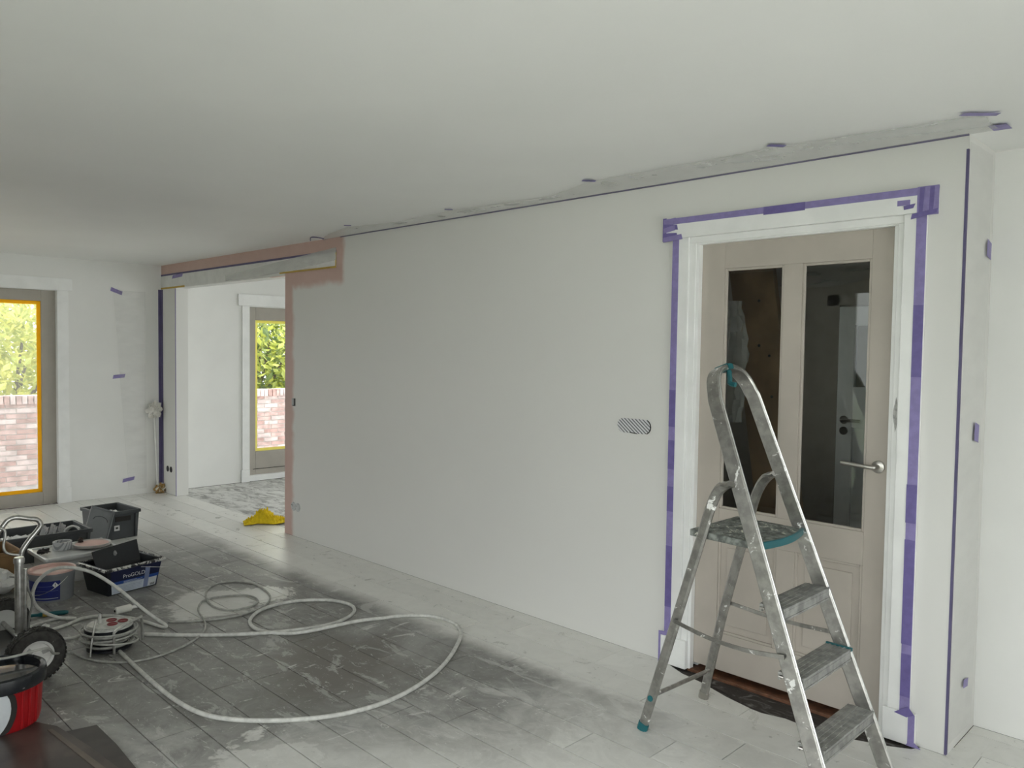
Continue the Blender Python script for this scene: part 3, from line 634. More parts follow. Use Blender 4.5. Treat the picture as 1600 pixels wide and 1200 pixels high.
for px, py, ln, lab in ((1531, 178, .13, 'end of the film strip above the wall corner'), (1213, 227, .075, 'film strip edge above the casing head'), (920, 282, .07, 'film strip edge above the wall socket'), (701, 327, .05, 'film strip edge over the blank wall'), (543, 352, .05, 'bunched far end of the film strip')):
    c = atZ(px, py, H-.006); c.z = H-.0085; d = Vector((.62, .78, 0)); 
    if ln > .1: d = Vector((.75, .66, 0))
    n_ = Vector((-d.y, d.x, 0))*.016
    tag(MB().slab([c-d*ln*.5-n_, c+d*ln*.5-n_, c+d*ln*.5+n_, c-d*ln*.5+n_], (0, 0, 1), .0008).build('masking_tape', M_PURD if ln < .1 else M_PUR), 'purple ceiling tape tab at the '+lab, 'tape', 'ceiling tape tabs')
c = Vector((-.835, -.055, H-.0085)); tag(MB().slab([c+Vector(q) for q in ((-.03, -.045, 0), (.03, -.035, 0), (.03, .045, 0), (-.03, .04, 0))], (0, 0, 1), .0008).build('masking_tape', M_PUR), 'square purple tape patch on ceiling beside the wall corner', 'tape')
tag(MB().tube(spline([atZ(q[0], q[1], H-.012) for q in ((485, 376), (486, 371), (496, 371), (506, 373))], 5), .004, 6).build('masking_tape', M_PURX, smooth=True), 'curled loose purple tape end at the far film end', 'tape')
n4 = noisefun(9)
def rv(u, v): return (-.9510+.007*abs(n4(u*4, v*9))+.003*u*(1+math.sin(9*v)), .012+.30*u+.015*n4(3, v*8), .04+2.43*v)
tag(MB().grid(rv, 10, 60).build('masking_film', M_FILM2, smooth=True), 'clear shiny plastic film hanging on the wall end', 'plastic film')
for (y, z, h, lab) in ((.30, 2.075, .07, 'upper'), (.22, 1.305, .075, 'middle'), (.20, .245, .035, 'lowest')):
    tag(MB().slab([(-.944, y-.03, z-h*.4), (-.944, y+.03, z-h*.6), (-.944, y+.035, z+h*.4), (-.944, y-.025, z+h*.6)], (1, 0, 0), .0008).build('masking_tape', M_PUR), lab+' purple tape tab on the film of the wall end', 'tape', 'tape tabs on the wall end film')
n5 = noisefun(12)
def hf(u, v): x = -7.35+1.92*u; return (x, -.010-.010*abs(n5(u*16, v*6))*(0.3+u), 2.30+.018*u-.05*(1-u)+(.055+.05*u)*v*.95-.018*math.sin(math.pi*u)*(1-v))
tag(MB().grid(hf, 60, 8).build('masking_film', M_FILMD, smooth=True), 'crumpled plastic film stuck to the beam over the opening', 'plastic film')
n6 = noisefun(15)
def lf(u, v): z = .06+2.14*v; return (XL+.004+.010*abs(n6(u*5, v*10)), -.50+.14*(1-v)+(.33-.14*(1-v))*u, z)
tag(MB().grid(lf, 14, 40).build('masking_film', M_FILM2, smooth=True), 'thin plastic film hanging on the window wall by the pole', 'plastic film')

# ------------------------------------------------------------------ wall boxes
def stadium(x0, x1, z0, z1, n=8):
    r = (z1-z0)/2; zc = (z0+z1)/2; q = []
    for k in range(n+1): a = -HP+math.pi*k/n; q.append((x1-r+r*math.cos(a), zc+r*math.sin(a)))
    for k in range(n+1): a = HP+math.pi*k/n; q.append((x0+r+r*math.cos(a), zc+r*math.sin(a)))
    return q
q = stadium(-2.642, -2.424, 1.184, 1.262)
s = thing('wall_socket_box', (-2.53, 0, 1.22), 'triple wall socket box masked with diagonally striped tape', 'socket')
MB().slab([(x, -.0015, z) for x, z in q], (0, -1, 0), .003).build('striped_cover', M_WRAP, s)
MB().tube([(x-.0, -.003, z) for x, z in q[1:8]], .003, 6).build('dark_rim', M_HOLE, s); MB().tube([(-2.56, -.003, 1.187), (-2.51, -.003, 1.1835)], .003, 6).build('dark_rim', M_HOLE, s)
c = atY(459, 628, 0); s = thing('light_switch_box', (c.x, 0, c.z), 'small open switch box on the pink strip of wall', 'switch')
MB().box(c.x-.030, c.x+.030, -.003, .001, c.z-.032, c.z+.032).build('cover', mat('switch_grey', (.42, .42, .42), .6), s)
MB().box(c.x+.006, c.x+.030, -.0045, -.003, c.z-.030, c.z+.030).box(c.x-.015, c.x+.03, -.0045, -.003, c.z-.034, c.z-.026).build('dark_rim', M_HOLE, s)
c = atY(462, 792, 0); s = thing('outlet_box', (c.x, 0, c.z), 'filled double outlet low on the wall beside the opening', 'socket')
for dx in (-.035, .035): MB().lathe([(0, 0), (.038, 0), (.038, .003), (0, .003)], (c.x+dx, 0, c.z), 20, (0, -1, 0)).build('filled_hole', M_SPEC, s)
c = atY(265, 733, 0); s = thing('pier_socket_box', (c.x, 0, c.z), 'two open round socket holes in the pier', 'socket')
for dx in (-.05, .04): MB().lathe([(0, 0), (.033, 0), (.033, .002), (0, .002)], (c.x+dx, 0, c.z), 20, (0, -1, 0)).build('round_hole', M_HOLE, s)

# ------------------------------------------------------------------ hall: leaning board, films, far door
bd = MB().slab([(-2.00, .62, .0), (-1.74, .62, .0), (-2.08, .62, 2.26), (-2.34, .62, 2.26)], (0, -1, -.0), .04)
bd = tag(bd.build('wooden_board', M_WOOD), 'brown wooden board leaning in the hall behind the glass', 'board')
for px, py in ((1186, 470), (1186, 540), (1202, 556), (1206, 620), (1148, 600)):
    c = atY(px, py, .579); MB().lathe([(0, 0), (.008, 0), (.008, .002), (0, .002)], c, 10, (0, -1, 0)).build('knot', M_HOLE, bd)
n7 = noisefun(21)
def h1(u, v): a = atY(1128+42*u*(1-.5*abs(v-.45))+3*n7(u, v*6), 470+190*v, .24); return (a.x, .24+.03*n7(u*4, v*5), a.z)
tag(MB().grid(h1, 10, 16).build('hall_film', M_FILM, smooth=True), 'crumpled plastic bag hanging behind the door glass', 'plastic film')
def h2(u, v): x = -2.25+1.22*u; return (x, .66+.5*v+.02*n7(u*8, v*4), 2.20-.22*math.sin(math.pi*min(1, .25+.75*u))*(1-v)-.03*v)
tag(MB().grid(h2, 24, 8).build('hall_film', M_FILM, smooth=True), 'plastic sheet sagging under the hall ceiling', 'plastic film')
fd = thing('hall_door', (-2.1, 1.62, 0), 'white painted door with dark lever handle at the hall end', 'door'); fd['kind'] = 'structure'
a = atY(1316, 480, 1.64); b2 = atY(1400, 480, 1.64); X0 = a.x; X1 = X0+.80; Zt = a.z
f = MB().box(X0, X0+.10, 1.60, 1.65, 0, Zt).box(X1-.1, X1, 1.60, 1.65, 0, Zt).box(X0+.1, X1-.1, 1.60, 1.65, Zt-.12, Zt).box(X0+.1, X1-.1, 1.60, 1.65, 1.16, 1.42).box(X0+.1, X1-.1, 1.60, 1.65, 0, .2).box(X0+.1, X1-.1, 1.62, 1.65, .2, 1.16)
f.build('leaf', M_TRIM, fd, bevel=.003); MB().box(X0+.1, X1-.1, 1.625, 1.63, 1.42, Zt-.12).build('pane', M_GLASS, fd)
MB().box(X0-.09, X0-.01, 1.62, 1.65, 0, Zt+.08).box(X0-.09, X1+.05, 1.62, 1.65, Zt+.01, Zt+.08).build('casing', M_HALL, fd)
hz2 = atY(1334, 657, 1.6).z
for zz in (hz2, hz2-.07): MB().lathe([(0, 0), (.026, 0), (.026, .008), (0, .008)], (X0+.05, 1.60, zz), 20, (0, -1, 0)).build('rosette', M_STEEL, fd, smooth=True)
MB().tube(spline([(X0+.05, 1.59, hz2), (X0+.05, 1.555, hz2), (X0+.07, 1.55, hz2), (X0+.17, 1.55, hz2)], 5), .010, 10).build('lever', M_STEEL, fd, smooth=True)

# ------------------------------------------------------------------ paint pole in the corner, yellow cloth
pole = thing('paint_pole', (-8.84, -.07, 0), 'white roller pole with a bagged head leaning in the corner', 'paint pole')
MB().tube([(-8.85, -.075, .07), (-8.875, -.10, .90)], .011, 10).build('shaft', M_WPL, pole, smooth=True)
nb = noisefun(31)
def blob(c, rx, ry, rz, nf_, amp, nu=18, nv=12):
    def f(u, v):
        a = 2*math.pi*u; t = math.pi*v; k = 1+amp*nf_(math.cos(a)*1.2+3, math.sin(a)*1.2+t)
        return (c[0]+rx*k*math.sin(t)*math.cos(a), c[1]+ry*k*math.sin(t)*math.sin(a), c[2]-rz*k*math.cos(t))
    return MB().grid(f, nu, nv)
blob((-8.868, -.10, .915), .05, .07, .075, nb, .8).build('bagged_head', mat('white_bag', (.72, .70, .66), .5), pole)
blob((-8.845, -.055, .05), .05, .055, .05, nb, .6).build('brown_base', mat('dried_paint_brown', (.36, .22, .07), .8, splash=((.7, .68, .6), 18, .55)), pole)
nc = noisefun(44)
def clf(u, v):
    s, t = u*2-1, v*2-1                                     # s along the cloth, t across
    px = -6.685+.10*s; py = .055+.165*s
    k = (1-abs(s)**3)*(1-t*t); h = .010+k*(.075+.030*math.sin(5*s+2)+.075*nc(s*7+2*t, t*9))+.012*math.sin(13*s+7*t)*(1-t*t)
    wv = 1+.35*math.sin(5*s)+.2*nc(s*6, 2)
    return (px-.707*t*.085*wv*-1, py-.5*t*.05*wv, max(.004, h))
tag(MB().grid(clf, 56, 24).build('cleaning_cloth', M_CLOTH, smooth=True, solid=.003), 'crumpled yellow cleaning cloth dropped at the opening', 'cloth')

# ------------------------------------------------------------------ crates, tubs and buckets
def rot_at(x, y, a, z=0): return Matrix.Translation((x, y, z)) @ Matrix.Rotation(a, 4, 'Z')
def crate(root, xf, lx, ly, h, m, t=.012, fl=.012):
    """open box, lx by ly at the rim, slightly narrower at the bottom"""
    def ring(z, ix, iy): return [(-lx/2+ix, -ly/2+iy, z), (lx/2-ix, -ly/2+iy, z), (lx/2-ix, ly/2-iy, z), (-lx/2+ix, ly/2-iy, z)]
    b = MB(xf); vs = ring(0, fl, fl)+ring(h, 0, 0)+ring(h, t, t)+ring(t, fl+t, fl+t)
    fs = [(3, 2, 1, 0)]+[(i, (i+1) % 4, 4+(i+1) % 4, 4+i) for i in range(4)]+[(4+i, 4+(i+1) % 4, 8+(i+1) % 4, 8+i) for i in range(4)]+[(8+i, 8+(i+1) % 4, 12+(i+1) % 4, 12+i) for i in range(4)]+[(12, 13, 14, 15)]
    b.add(vs, fs); body = b.build('body', m, root, bevel=.003)
    r = MB(xf); o = .010
    for a0, a1, c0, c1 in ((-lx/2-o, lx/2+o, -ly/2-o, -ly/2), (-lx/2-o, lx/2+o, ly/2, ly/2+o), (-lx/2-o, -lx/2, -ly/2, ly/2), (lx/2, lx/2+o, -ly/2, ly/2)): r.box(a0, a1, c0, c1, h-.028, h)
    r.build('rim', m, root, bevel=.003)
    return body
# grey crate with the sticker
xa = rot_at(-7.135, -1.135, math.radians(6)); ca = thing('storage_crate', (-7.135, -1.115, 0), 'deep grey storage crate with a small sticker and hand grip', 'crate', 'grey storage crates')
bdy = crate(ca, xa, .40, .30, .235, M_GREYP)
fx = .2
MB(xa).box(fx-.004, fx+.004, -.05, .075, .150, .190).build('hand_grip', M_GAP, bdy)
for yy in (-.128, .112): MB(xa).box(fx-.008, fx+.006, yy, yy+.018, .01, .20).build('corner_rib', M_GREYP, bdy, bevel=.002)
MB(xa).box(fx-.002, fx+.0035, -.062, -.018, .075, .118).build('sticker', mat('sticker_white', (.6, .6, .6), .5), bdy); MB(xa).box(fx-.002, fx+.0042, -.050, -.030, .090, .106).build('sticker_print', M_GAP, bdy)
tag(blob((-7.10, -1.13, .16), .09, .07, .05, noisefun(3), .7).build('plastic_bag', M_WPL, smooth=True), 'white plastic bag inside the deep grey crate', 'bag')
# leaning grey lid
la, lb = atX(138, 790, -6.90), atX(174, 800, -6.88)
la.y += .02; lb.y += .02; la.x += .01; lb.x += .01; down = atX(160, 843, -6.82)+Vector((0, .035, 0))-lb; down = down*(lb.z-.004)/-down.z; lb_ = la+down; down.z += max(0, .004-lb_.z)
ld = thing('crate_lid', (-6.82, -1.3, 0), 'grey crate lid leaning against the deep grey crate', 'lid')
nl = (lb-la).cross(down).normalized()*-1; nl = nl if nl.x > 0 else -nl
MB().slab([la+down, lb+down, lb, la], nl, .012).build('plate', M_GREYL, ld, bevel=.003)
e1 = (lb-la).normalized(); e2 = down.normalized(); wL, dL = (lb-la).length, down.length
for a0, a1, c0, c1 in ((0, .01, 0, dL), (wL-.01, wL, 0, dL), (0.01, wL-.01, 0, .012), (.01, wL-.01, dL-.012, dL)):
    k = la+nl*.012; MB().slab([k+e1*a0+e2*c1, k+e1*a1+e2*c1, k+e1*a1+e2*c0, k+e1*a0+e2*c0], nl, .008).build('edge_rib', M_GREYL, ld)
arc = [la+nl*.0135+e1*(.095+.055*math.cos(t))+e2*(.10-.035*math.sin(t)) for t in [math.pi*k/10 for k in range(11)]]
MB().tube(arc, .0025, 6).build('grip_ridge', M_GREYP, ld)
# long shallow crate
xb = rot_at(-6.785, -1.76, math.radians(1)); cb = thing('storage_crate', (-6.785, -1.76, 0), 'long shallow grey crate holding tape roll and plastic wrap', 'crate', 'grey storage crates')
crate(cb, xb, .40, .60, .20, M_GREYP)
for yy in (-.285, .06, .27): MB(xb).box(.2, .206, yy, yy+.015, .01, .17).build('corner_rib', M_GREYP, cb)
n8 = noisefun(50)
for k, (yy, sg) in enumerate(((-1.77, 1), (-1.71, 2), (-1.65, 3))):
    def wr(u, v, yy=yy, sg=sg): return (-6.78+.08*(u-.5)*2+.01*n8(u*5+sg, v*5), yy+.05*v+.012*n8(u*6, v*4+sg), .05+.175*v+.01*n8(sg, u*5))
    tag(MB().grid(wr, 8, 8).build('plastic_wrap', M_FILM, smooth=True), ('clear plastic wrap in the long crate, furthest from its tape roll', 'clear plastic wrap in the long crate, middle of three', 'clear plastic wrap in the long crate beside its tape roll')[k], 'plastic wrap', 'folded plastic wraps')
rx = Vector((-6.74, -1.545, .145)); tag(MB().lathe([(.052, -.02), (.065, -.02), (.065, .02), (.052, .02), (.052, -.02)], rx, 28, (.7, -.6, .35)).build('tape_roll', M_WPL, smooth=True), 'white tape roll standing up in the long crate', 'tape roll')
tag(MB().grid(lambda u, v: (-6.80+.15*u, -2.02+.22*v, .17+.035*n8(u*4, v*5)), 8, 8).build('drop_sheet', M_WPL, smooth=True), 'white plastic sheet bundled at the crate end', 'sheet')
tag(MB().grid(lambda u, v: (-7.62+.28*u+.05*v, -2.04+.50*v, .004+.03*max(0, n8(u*3+2, v*4))), 8, 8).build('paper_sheet', mat('white_paper', (.78, .78, .77), .7), solid=.002), 'white crumpled paper on the floor behind the long crate', 'paper')
# clear tub with white lid
xt = rot_at(-6.03, -1.735, math.radians(1)); tb = thing('plastic_tub', (-6.03, -1.735, 0), 'cloudy clear storage tub with a white lid', 'tub')
b = MB(xt); b.prism([(-.17, -.215), (.17, -.215), (.17, .215), (-.17, .215)], .002, .17); b.build('body', M_CLEAR, tb, bevel=.02)
MB(xt).box(-.20, .20, -.245, .245, .165, .187).build('lid', mat('milky_lid', (.52, .53, .53), .3), tb, bevel=.012)
lr = MB(xt)
for a0, a1, c0, c1 in ((-.20, .20, -.245, -.222), (-.20, .20, .222, .245), (-.20, -.177, -.222, .222), (.177, .20, -.222, .222)): lr.box(a0, a1, c0, c1, .18, .197)
lr.build('lid_rim', mat('milky_rim', (.66, .67, .67), .28), tb, bevel=.006)
for px, py in ((85, 878), (95, 880), (75, 882)):
    c = atX(px, py, -5.93); blob((-5.93, c.y, .06), .05, .04, .05, noisefun(int(px)), .6, 10, 8).build('contents', mat('tub_contents', (.28, .20, .15), .8), tb)
c = atZ(97.5, 858, .187); tag(MB().lathe([(.046, 0), (.060, 0), (.060, .055), (.046, .055), (.046, 0)], (c.x, c.y, .188), 32).build('tape_roll', M_ROLL, smooth=True), 'grey striped tape roll lying on the tub lid', 'tape roll')
c = atZ(144, 851, .20); pd = thing('paint_bucket_lid', (c.x, c.y, .188), 'round bucket lid smeared with pink paint lying on the tub', 'plate')  # a bucket lid carrying pink paint
MB().lathe([(0, .010), (.105, .012), (.115, .019), (.122, .018), (.122, .002), (.1, 0), (0, 0)], (c.x, c.y, .198), 40).build('disc', mat('lid_rim_plastic', (.45, .42, .40), .4), pd, smooth=True)
MB().lathe([(0, .0135), (.108, .0135), (.108, .012)], (c.x, c.y, .198), 40).build('pink_paint', M_PINK, pd)
blob((c.x-.085, c.y-.05, .222), .018, .018, .02, noisefun(4), .5, 10, 8).build('dried_lump', mat('dried_brown', (.07, .045, .04), .7), pd)
c = atZ(68, 864, .20); tag(blob((c.x, c.y, .212), .022, .035, .016, noisefun(8), 1.0, 14, 10).build('dried_paint_scrap', mat('dark_scrap', (.035, .03, .03), .6, splash=((.4, .4, .4), 50, .62))), 'small dark scrap lying on the tub lid corner', 'scrap')
# black rectangular paint bucket with label
AN = math.radians(11)
e1 = Vector((-math.sin(AN), math.cos(AN), 0)); e2 = Vector((-math.cos(AN), -math.sin(AN), 0))   # along the label side, into depth
O = Vector((-5.380, -1.735, 0))
pb = thing('paint_bucket', tuple(O+e1*.165+e2*.14), 'black rectangular paint bucket with blue and pale label', 'bucket')
def Q(u, v, z): return O+e1*u+e2*v+Vector((0, 0, z))
hB = .185; W_, D_ = .335, .255; fo = .028
def ringq(z, o): return [Q(-o, -o, z), Q(W_+o, -o, z), Q(W_+o, D_+o, z), Q(-o, D_+o, z)]
b = MB(); b.add(ringq(0, 0)+ringq(hB, fo)+ringq(hB, fo-.010)+ringq(.01, -.008), [(0, 1, 2, 3)]+[(i+4, (i+1) % 4+4, (i+1) % 4, i) for i in range(4)]+[(8+i, 8+(i+1) % 4, 4+(i+1) % 4, 4+i) for i in range(4)]+[(12+i, 12+(i+1) % 4, 8+(i+1) % 4, 8+i) for i in range(4)]+[(15, 14, 13, 12)])
b.build('body', M_BLACK, pb, bevel=.012)
rp = ringq(hB-.008, fo+.010); MB().tube(rp+[rp[0]], .011, 8).build('rim', mat('dusty_black_rim', (.03, .03, .033), .35, splash=((.55, .55, .53), 14, .50)), pb, smooth=True)
def face(u, z): t = z/hB; return Q(u*(W_+2*fo*t)-fo*t, -fo*t-.0015, z)      # u in 0..1 along the label side
def patch(u0, u1, z0, z1, m, nm, k=0.0): 
    nrm = (face(1, .1)-face(0, .1)).cross(face(.5, .15)-face(.5, .05)).normalized()
    return MB().slab([face(u0, z0)+nrm*k, face(u1, z0)+nrm*k, face(u1, z1)+nrm*k, face(u0, z1)+nrm*k], nrm, .001).build(nm, m, pb)
lab_ = patch(.07, .985, .008, .165, mat('navy_label', (.008, .012, .05), .4), 'label')
patch(.07, .96, .008, .068, M_LBL, 'label_panel', .001); patch(.10, .98, .068, .088, M_BLUE2, 'label_band', .001); patch(.70, .79, .010, .145, M_LILAC, 'label_stripe', .0016); patch(.80, .955, .010, .066, mat('label_grey', (.56, .58, .6), .5), 'label_box', .0016)
for k in range(5): patch(.84+.02*k, .85+.02*k, .014, .028, M_GAP, 'barcode_bar', .0024)
for k, (a_, b_) in enumerate(((.30, .55), (.30, .66), (.30, .60))): patch(a_, b_, .081-.0055*k, .0832-.0055*k, M_LBL, 'small_print', .0024)
for k in range(4): patch(.10, .66, .050-.010*k, .0512-.010*k, M_LILAC, 'small_print', .0024)
ux = face(1, .1)-face(0, .1); uy = face(.3, .15)-face(.3, .05)
text_mesh('ProGOLD', .036, mat('label_white', (.75, .76, .78), .5), 'lettering', pb, face(.285, .104), ux, uy, .003)
tray = thing('paint_tray', tuple(Q(.15, .12, .05)), 'black paint tray standing tilted in the rectangular bucket', 'tray')
tq = [Q(.010, .10, .03), Q(.30, .10, .03), Q(.305, .19, .290), Q(-.005, .19, .262)]
nrm = (tq[1]-tq[0]).cross(tq[3]-tq[0]).normalized(); MB().slab(tq, nrm, .012).build('plate', M_BLACK, tray, bevel=.003)
for k in range(4): t_ = .35+.06*k; MB().slab([tq[0].lerp(tq[3], t_).lerp(tq[1].lerp(tq[2], t_), .42), tq[0].lerp(tq[3], t_).lerp(tq[1].lerp(tq[2], t_), .95), tq[0].lerp(tq[3], t_+.025).lerp(tq[1].lerp(tq[2], t_+.025), .95), tq[0].lerp(tq[3], t_+.025).lerp(tq[1].lerp(tq[2], t_+.025), .42)], nrm, .016).build('groove_ridge', M_BLACK, tray)
blob(tq[0].lerp(tq[3], .80).lerp(tq[1].lerp(tq[2], .80), .46)+nrm*.012, .012, .012, .018, noisefun(2), .4, 10, 8).build('paint_blot', mat('blot_grey', (.30, .30, .30), .6), tray)
tag(MB().tube([face(.60, .158)+Vector((.012, 0, 0)), face(1.03, .118)+Vector((.03, .03, 0))], .0022, 6).build('wire_handle', M_CHR), 'thin wire handle resting on the bucket label', 'handle')
# round blue and grey pail
pc = Vector((-5.605, -1.995, 0)); pa = thing('paint_pail', tuple(pc), 'round grey pail with dark blue label and pink paint', 'bucket')
MB().lathe([(0, 0), (.118, 0), (.130, .165), (.136, .165), (.136, .185), (.127, .187), (.122, .17), (0, .17)], pc, 44).build('body', M_PAIL, pa, smooth=True)
MB().lathe([(0, .178), (.118, .176), (.124, .190), (.134, .192), (.1365, .186), (.1365, .180)], pc, 44).build('pink_paint', M_PINK, pa, smooth=True)
def wrap(a0, a1, z0, z1, m, nm, d=.0012, n=22):
    def f(u, v):
        z = z0+(z1-z0)*v; r = .118+.012*z/.165+d; a = a0+(a1-a0)*u; return (pc.x+r*math.cos(a), pc.y+r*math.sin(a), z)
    return MB().grid(f, n, 2).build(nm, m, pa, smooth=True)
wrap(math.radians(-150), math.radians(5), .014, .138, M_BLUE, 'label'); wrap(math.radians(-75), math.radians(0), .026, .030, M_LBL, 'label_line', .002)
for zz in (.105, .075): wrap(math.radians(-80), math.radians(0), zz, zz+.0015, M_LILAC, 'label_line', .002)
ad = math.radians(-8); dc = pc+Vector((math.cos(ad)*.1285, math.sin(ad)*.1285, .112)); tx = Vector((-math.sin(ad), math.cos(ad), 0)); tz_ = Vector((0, 0, 1)); dn_ = Vector((math.cos(ad), math.sin(ad), 0))
MB().slab([dc-tx*.016, dc-tz_*.019, dc+tx*.016, dc+tz_*.019], dn_, .0012).build('hazard_diamond', mat('label_white', (.7, .7, .7)), pa)
k_ = dc+dn_*.0014; MB().slab([k_-tx*.0018-tz_*.003, k_+tx*.0018-tz_*.003, k_+tx*.0025+tz_*.010, k_-tx*.0025+tz_*.010], dn_, .001).slab([k_-tx*.002-tz_*.009, k_+tx*.002-tz_*.009, k_+tx*.002-tz_*.006, k_-tx*.002-tz_*.006], dn_, .001).build('exclamation_mark', M_GAP, pa)
hp = [pc+Vector((math.cos(a)*.14, math.sin(a)*.14, .155-.10*math.sin(math.pi*k/12)**1.0)) for k, a in enumerate([math.radians(-140+13.5*i) for i in range(13)])]
MB().tube(hp, .0018, 6).build('wire_handle', M_CHR, pa, smooth=True)
# cardboard box and white bag
xc = rot_at(-6.30, -2.29, math.radians(2)); cbx = thing('cardboard_box', (-6.30, -2.29, 0), 'brown cardboard box behind the pump column', 'box')
crate(cbx, xc, .36, .48, .215, M_CARD, .006, 0.0)
MB(xc).slab([(.17, -.24, .215), (.17, .10, .215), (.12, .10, .30), (.12, -.24, .30)], (1, 0, .5), .005).build('flap', M_CARD, cbx)
tag(blob((-5.93, -2.235, .075), .14, .105, .082, noisefun(61), .55, 22, 14).build('plastic_bag', M_WPL, smooth=True), 'white plastic bag slumped against the cardboard box', 'bag')

# ------------------------------------------------------------------ airless sprayer cart
sp = thing('paint_sprayer_cart', (-4.58, -2.42, 0), 'wheeled paint sprayer cart with bent tube handle', 'sprayer')
MB().tube([(-4.625, -2.412, .10), (-4.625, -2.410, .505)], .021, 18).build('column', M_CHR, sp, smooth=True)
MB().lathe([(0, 0), (.025, 0), (.026, .02), (.022, .03), (0, .03)], (-4.625, -2.410, .495), 18).build('collar', M_CHR, sp, smooth=True)
MB().tube([(-4.59, -2.395, .10), (-4.585, -2.392, .47)], .008, 10).build('side_rod', M_CHR, sp, smooth=True)
hpts = [(33, 868), (36, 858), (47, 842), (58, 829), (63.5, 820), (58, 812), (45, 810.5), (25, 808.5), (12, 813), (3, 824), (-6, 838)]
MB().tube(spline([atX(x, y, -4.625) for x, y in hpts], 6), .0125, 12).build('handle_tube', M_CHR, sp, smooth=True)
hp2 = [(-8, 824), (1, 825.5), (7, 829), (8, 838), (5.5, 853), (9, 863), (20, 866.5), (30, 867)]
MB().tube(spline([atX(x, y, -4.60) for x, y in hp2], 6), .0065, 10).build('hanger_tube', M_CHR, sp, smooth=True)
MB().tube([(-4.92, -2.43, .125), (-4.25, -2.43, .125)], .012, 10).build('axle', M_CHR, sp, smooth=True)
MB().box(-4.80, -4.40, -2.60, -2.37, .06, .11).build('base_plate', mat('sprayer_dark', (.05, .05, .05), .5), sp, bevel=.006)
def wheel(x):
    c = (x, -2.430, .126); s_ = 1 if x > -4.6 else -1
    ty = MB().lathe([(.074, -.036), (.100, -.038), (.119, -.032), (.126, -.018), (.126, .018), (.119, .032), (.100, .038), (.074, .036), (.070, .0), (.074, -.036)], c, 40, (1, 0, 0)).build('tyre', M_RUBB, sp, smooth=True)
    tr_ = MB()
    for k in range(36):
        a = 2*math.pi*k/36
        for j, xo in enumerate((-.026, -.0087, .0087, .026)):
            aa = a+(.087 if j % 2 else 0); X = Vector((0, math.cos(aa), math.sin(aa))); Y = Vector((0, -math.sin(aa), math.cos(aa))); p0 = Vector(c)+X*(.1235 if abs(xo) > .02 else .1255)+Vector((xo, 0, 0))
            tr_.slab([p0+Vector((-.006, 0, 0))-Y*.007, p0+Vector((.006, 0, 0))-Y*.007, p0+Vector((.006, 0, 0))+Y*.007, p0+Vector((-.006, 0, 0))+Y*.007], X, .004)
    tag(tr_.build('tread_blocks', M_RUBB, ty), kind='stuff')
    rm = MB().lathe([(0, .020), (.016, .020), (.017, .012), (.058, .012), (.062, .024), (.074, .027), (.074, -.02), (0, -.02)], Vector(c)+Vector((.004*s_, 0, 0)), 36, (s_, 0, 0)).build('rim', mat('rim_white', (.66, .66, .64), .4, var=.05), sp, smooth=True)
    for k in range(3):
        a = math.radians(20+120*k); X = Vector((0, math.cos(a), math.sin(a))); Y = Vector((0, -math.sin(a), math.cos(a))); p0 = Vector(c)+Vector((.0165*s_, 0, 0))
        MB().slab([p0+X*.024-Y*.009, p0+X*.052-Y*.013, p0+X*.052+Y*.013, p0+X*.024+Y*.009], (s_, 0, 0), .0012).build('rim_recess', mat('rim_grey', (.33, .33, .32), .6), rm)
wheel(-4.262); wheel(-4.885)
# red bucket
rc = Vector((-3.838, -2.672, .009)); rbk = thing('hopper_bucket', tuple(rc), 'red bucket with pale emblem and thick black rim', 'bucket')
MB().lathe([(0, .012), (.143, .012), (.150, .04), (.160, .212), (.150, .212), (.146, .05), (0, .03)], rc, 48).build('body', M_RED, rbk, smooth=True)
MB().lathe([(.158, .180), (.170, .182), (.173, .220), (.170, .237), (.160, .243), (.150, .237), (.150, .185), (.158, .180)], rc, 48).build('rim', mat('black_rim_splashed', (.014, .016, .02), .22, splash=((.45, .46, .46), 24, .64)), rbk, smooth=True)
MB().lathe([(0, .219), (.151, .219), (.151, .213)], rc, 48).build('dark_paint', M_LIQ, rbk)
def disc(r0, r1, m, nm, d):
    def f(u, v):
        a = 2*math.pi*u; r = r0+(r1-r0)*v; z = .120+r*math.sin(a); s_ = r*math.cos(a)/.157; th = math.radians(-50)+s_
        R_ = .1505+.010*max(0, min(1, (z-.04)/.172))+d+.0015; return (rc.x+R_*math.cos(th), rc.y+R_*math.sin(th), rc.z+max(.014, min(.182, z)))
    return MB().grid(f, 40, 3).build(nm, m, rbk, smooth=True)
disc(0.001, .142, M_EMB, 'emblem', .0016); disc(.142, .164, M_GAP, 'emblem_ring', .0020)
for a in (18, 30, 44): MB().tube([rc+Vector((math.cos(math.radians(a))*.149, math.sin(math.radians(a))*.149, .02)), rc+Vector((math.cos(math.radians(a))*.160, math.sin(math.radians(a))*.160, .182))], .006, 8).build('side_rib', M_RED, rbk, smooth=True)
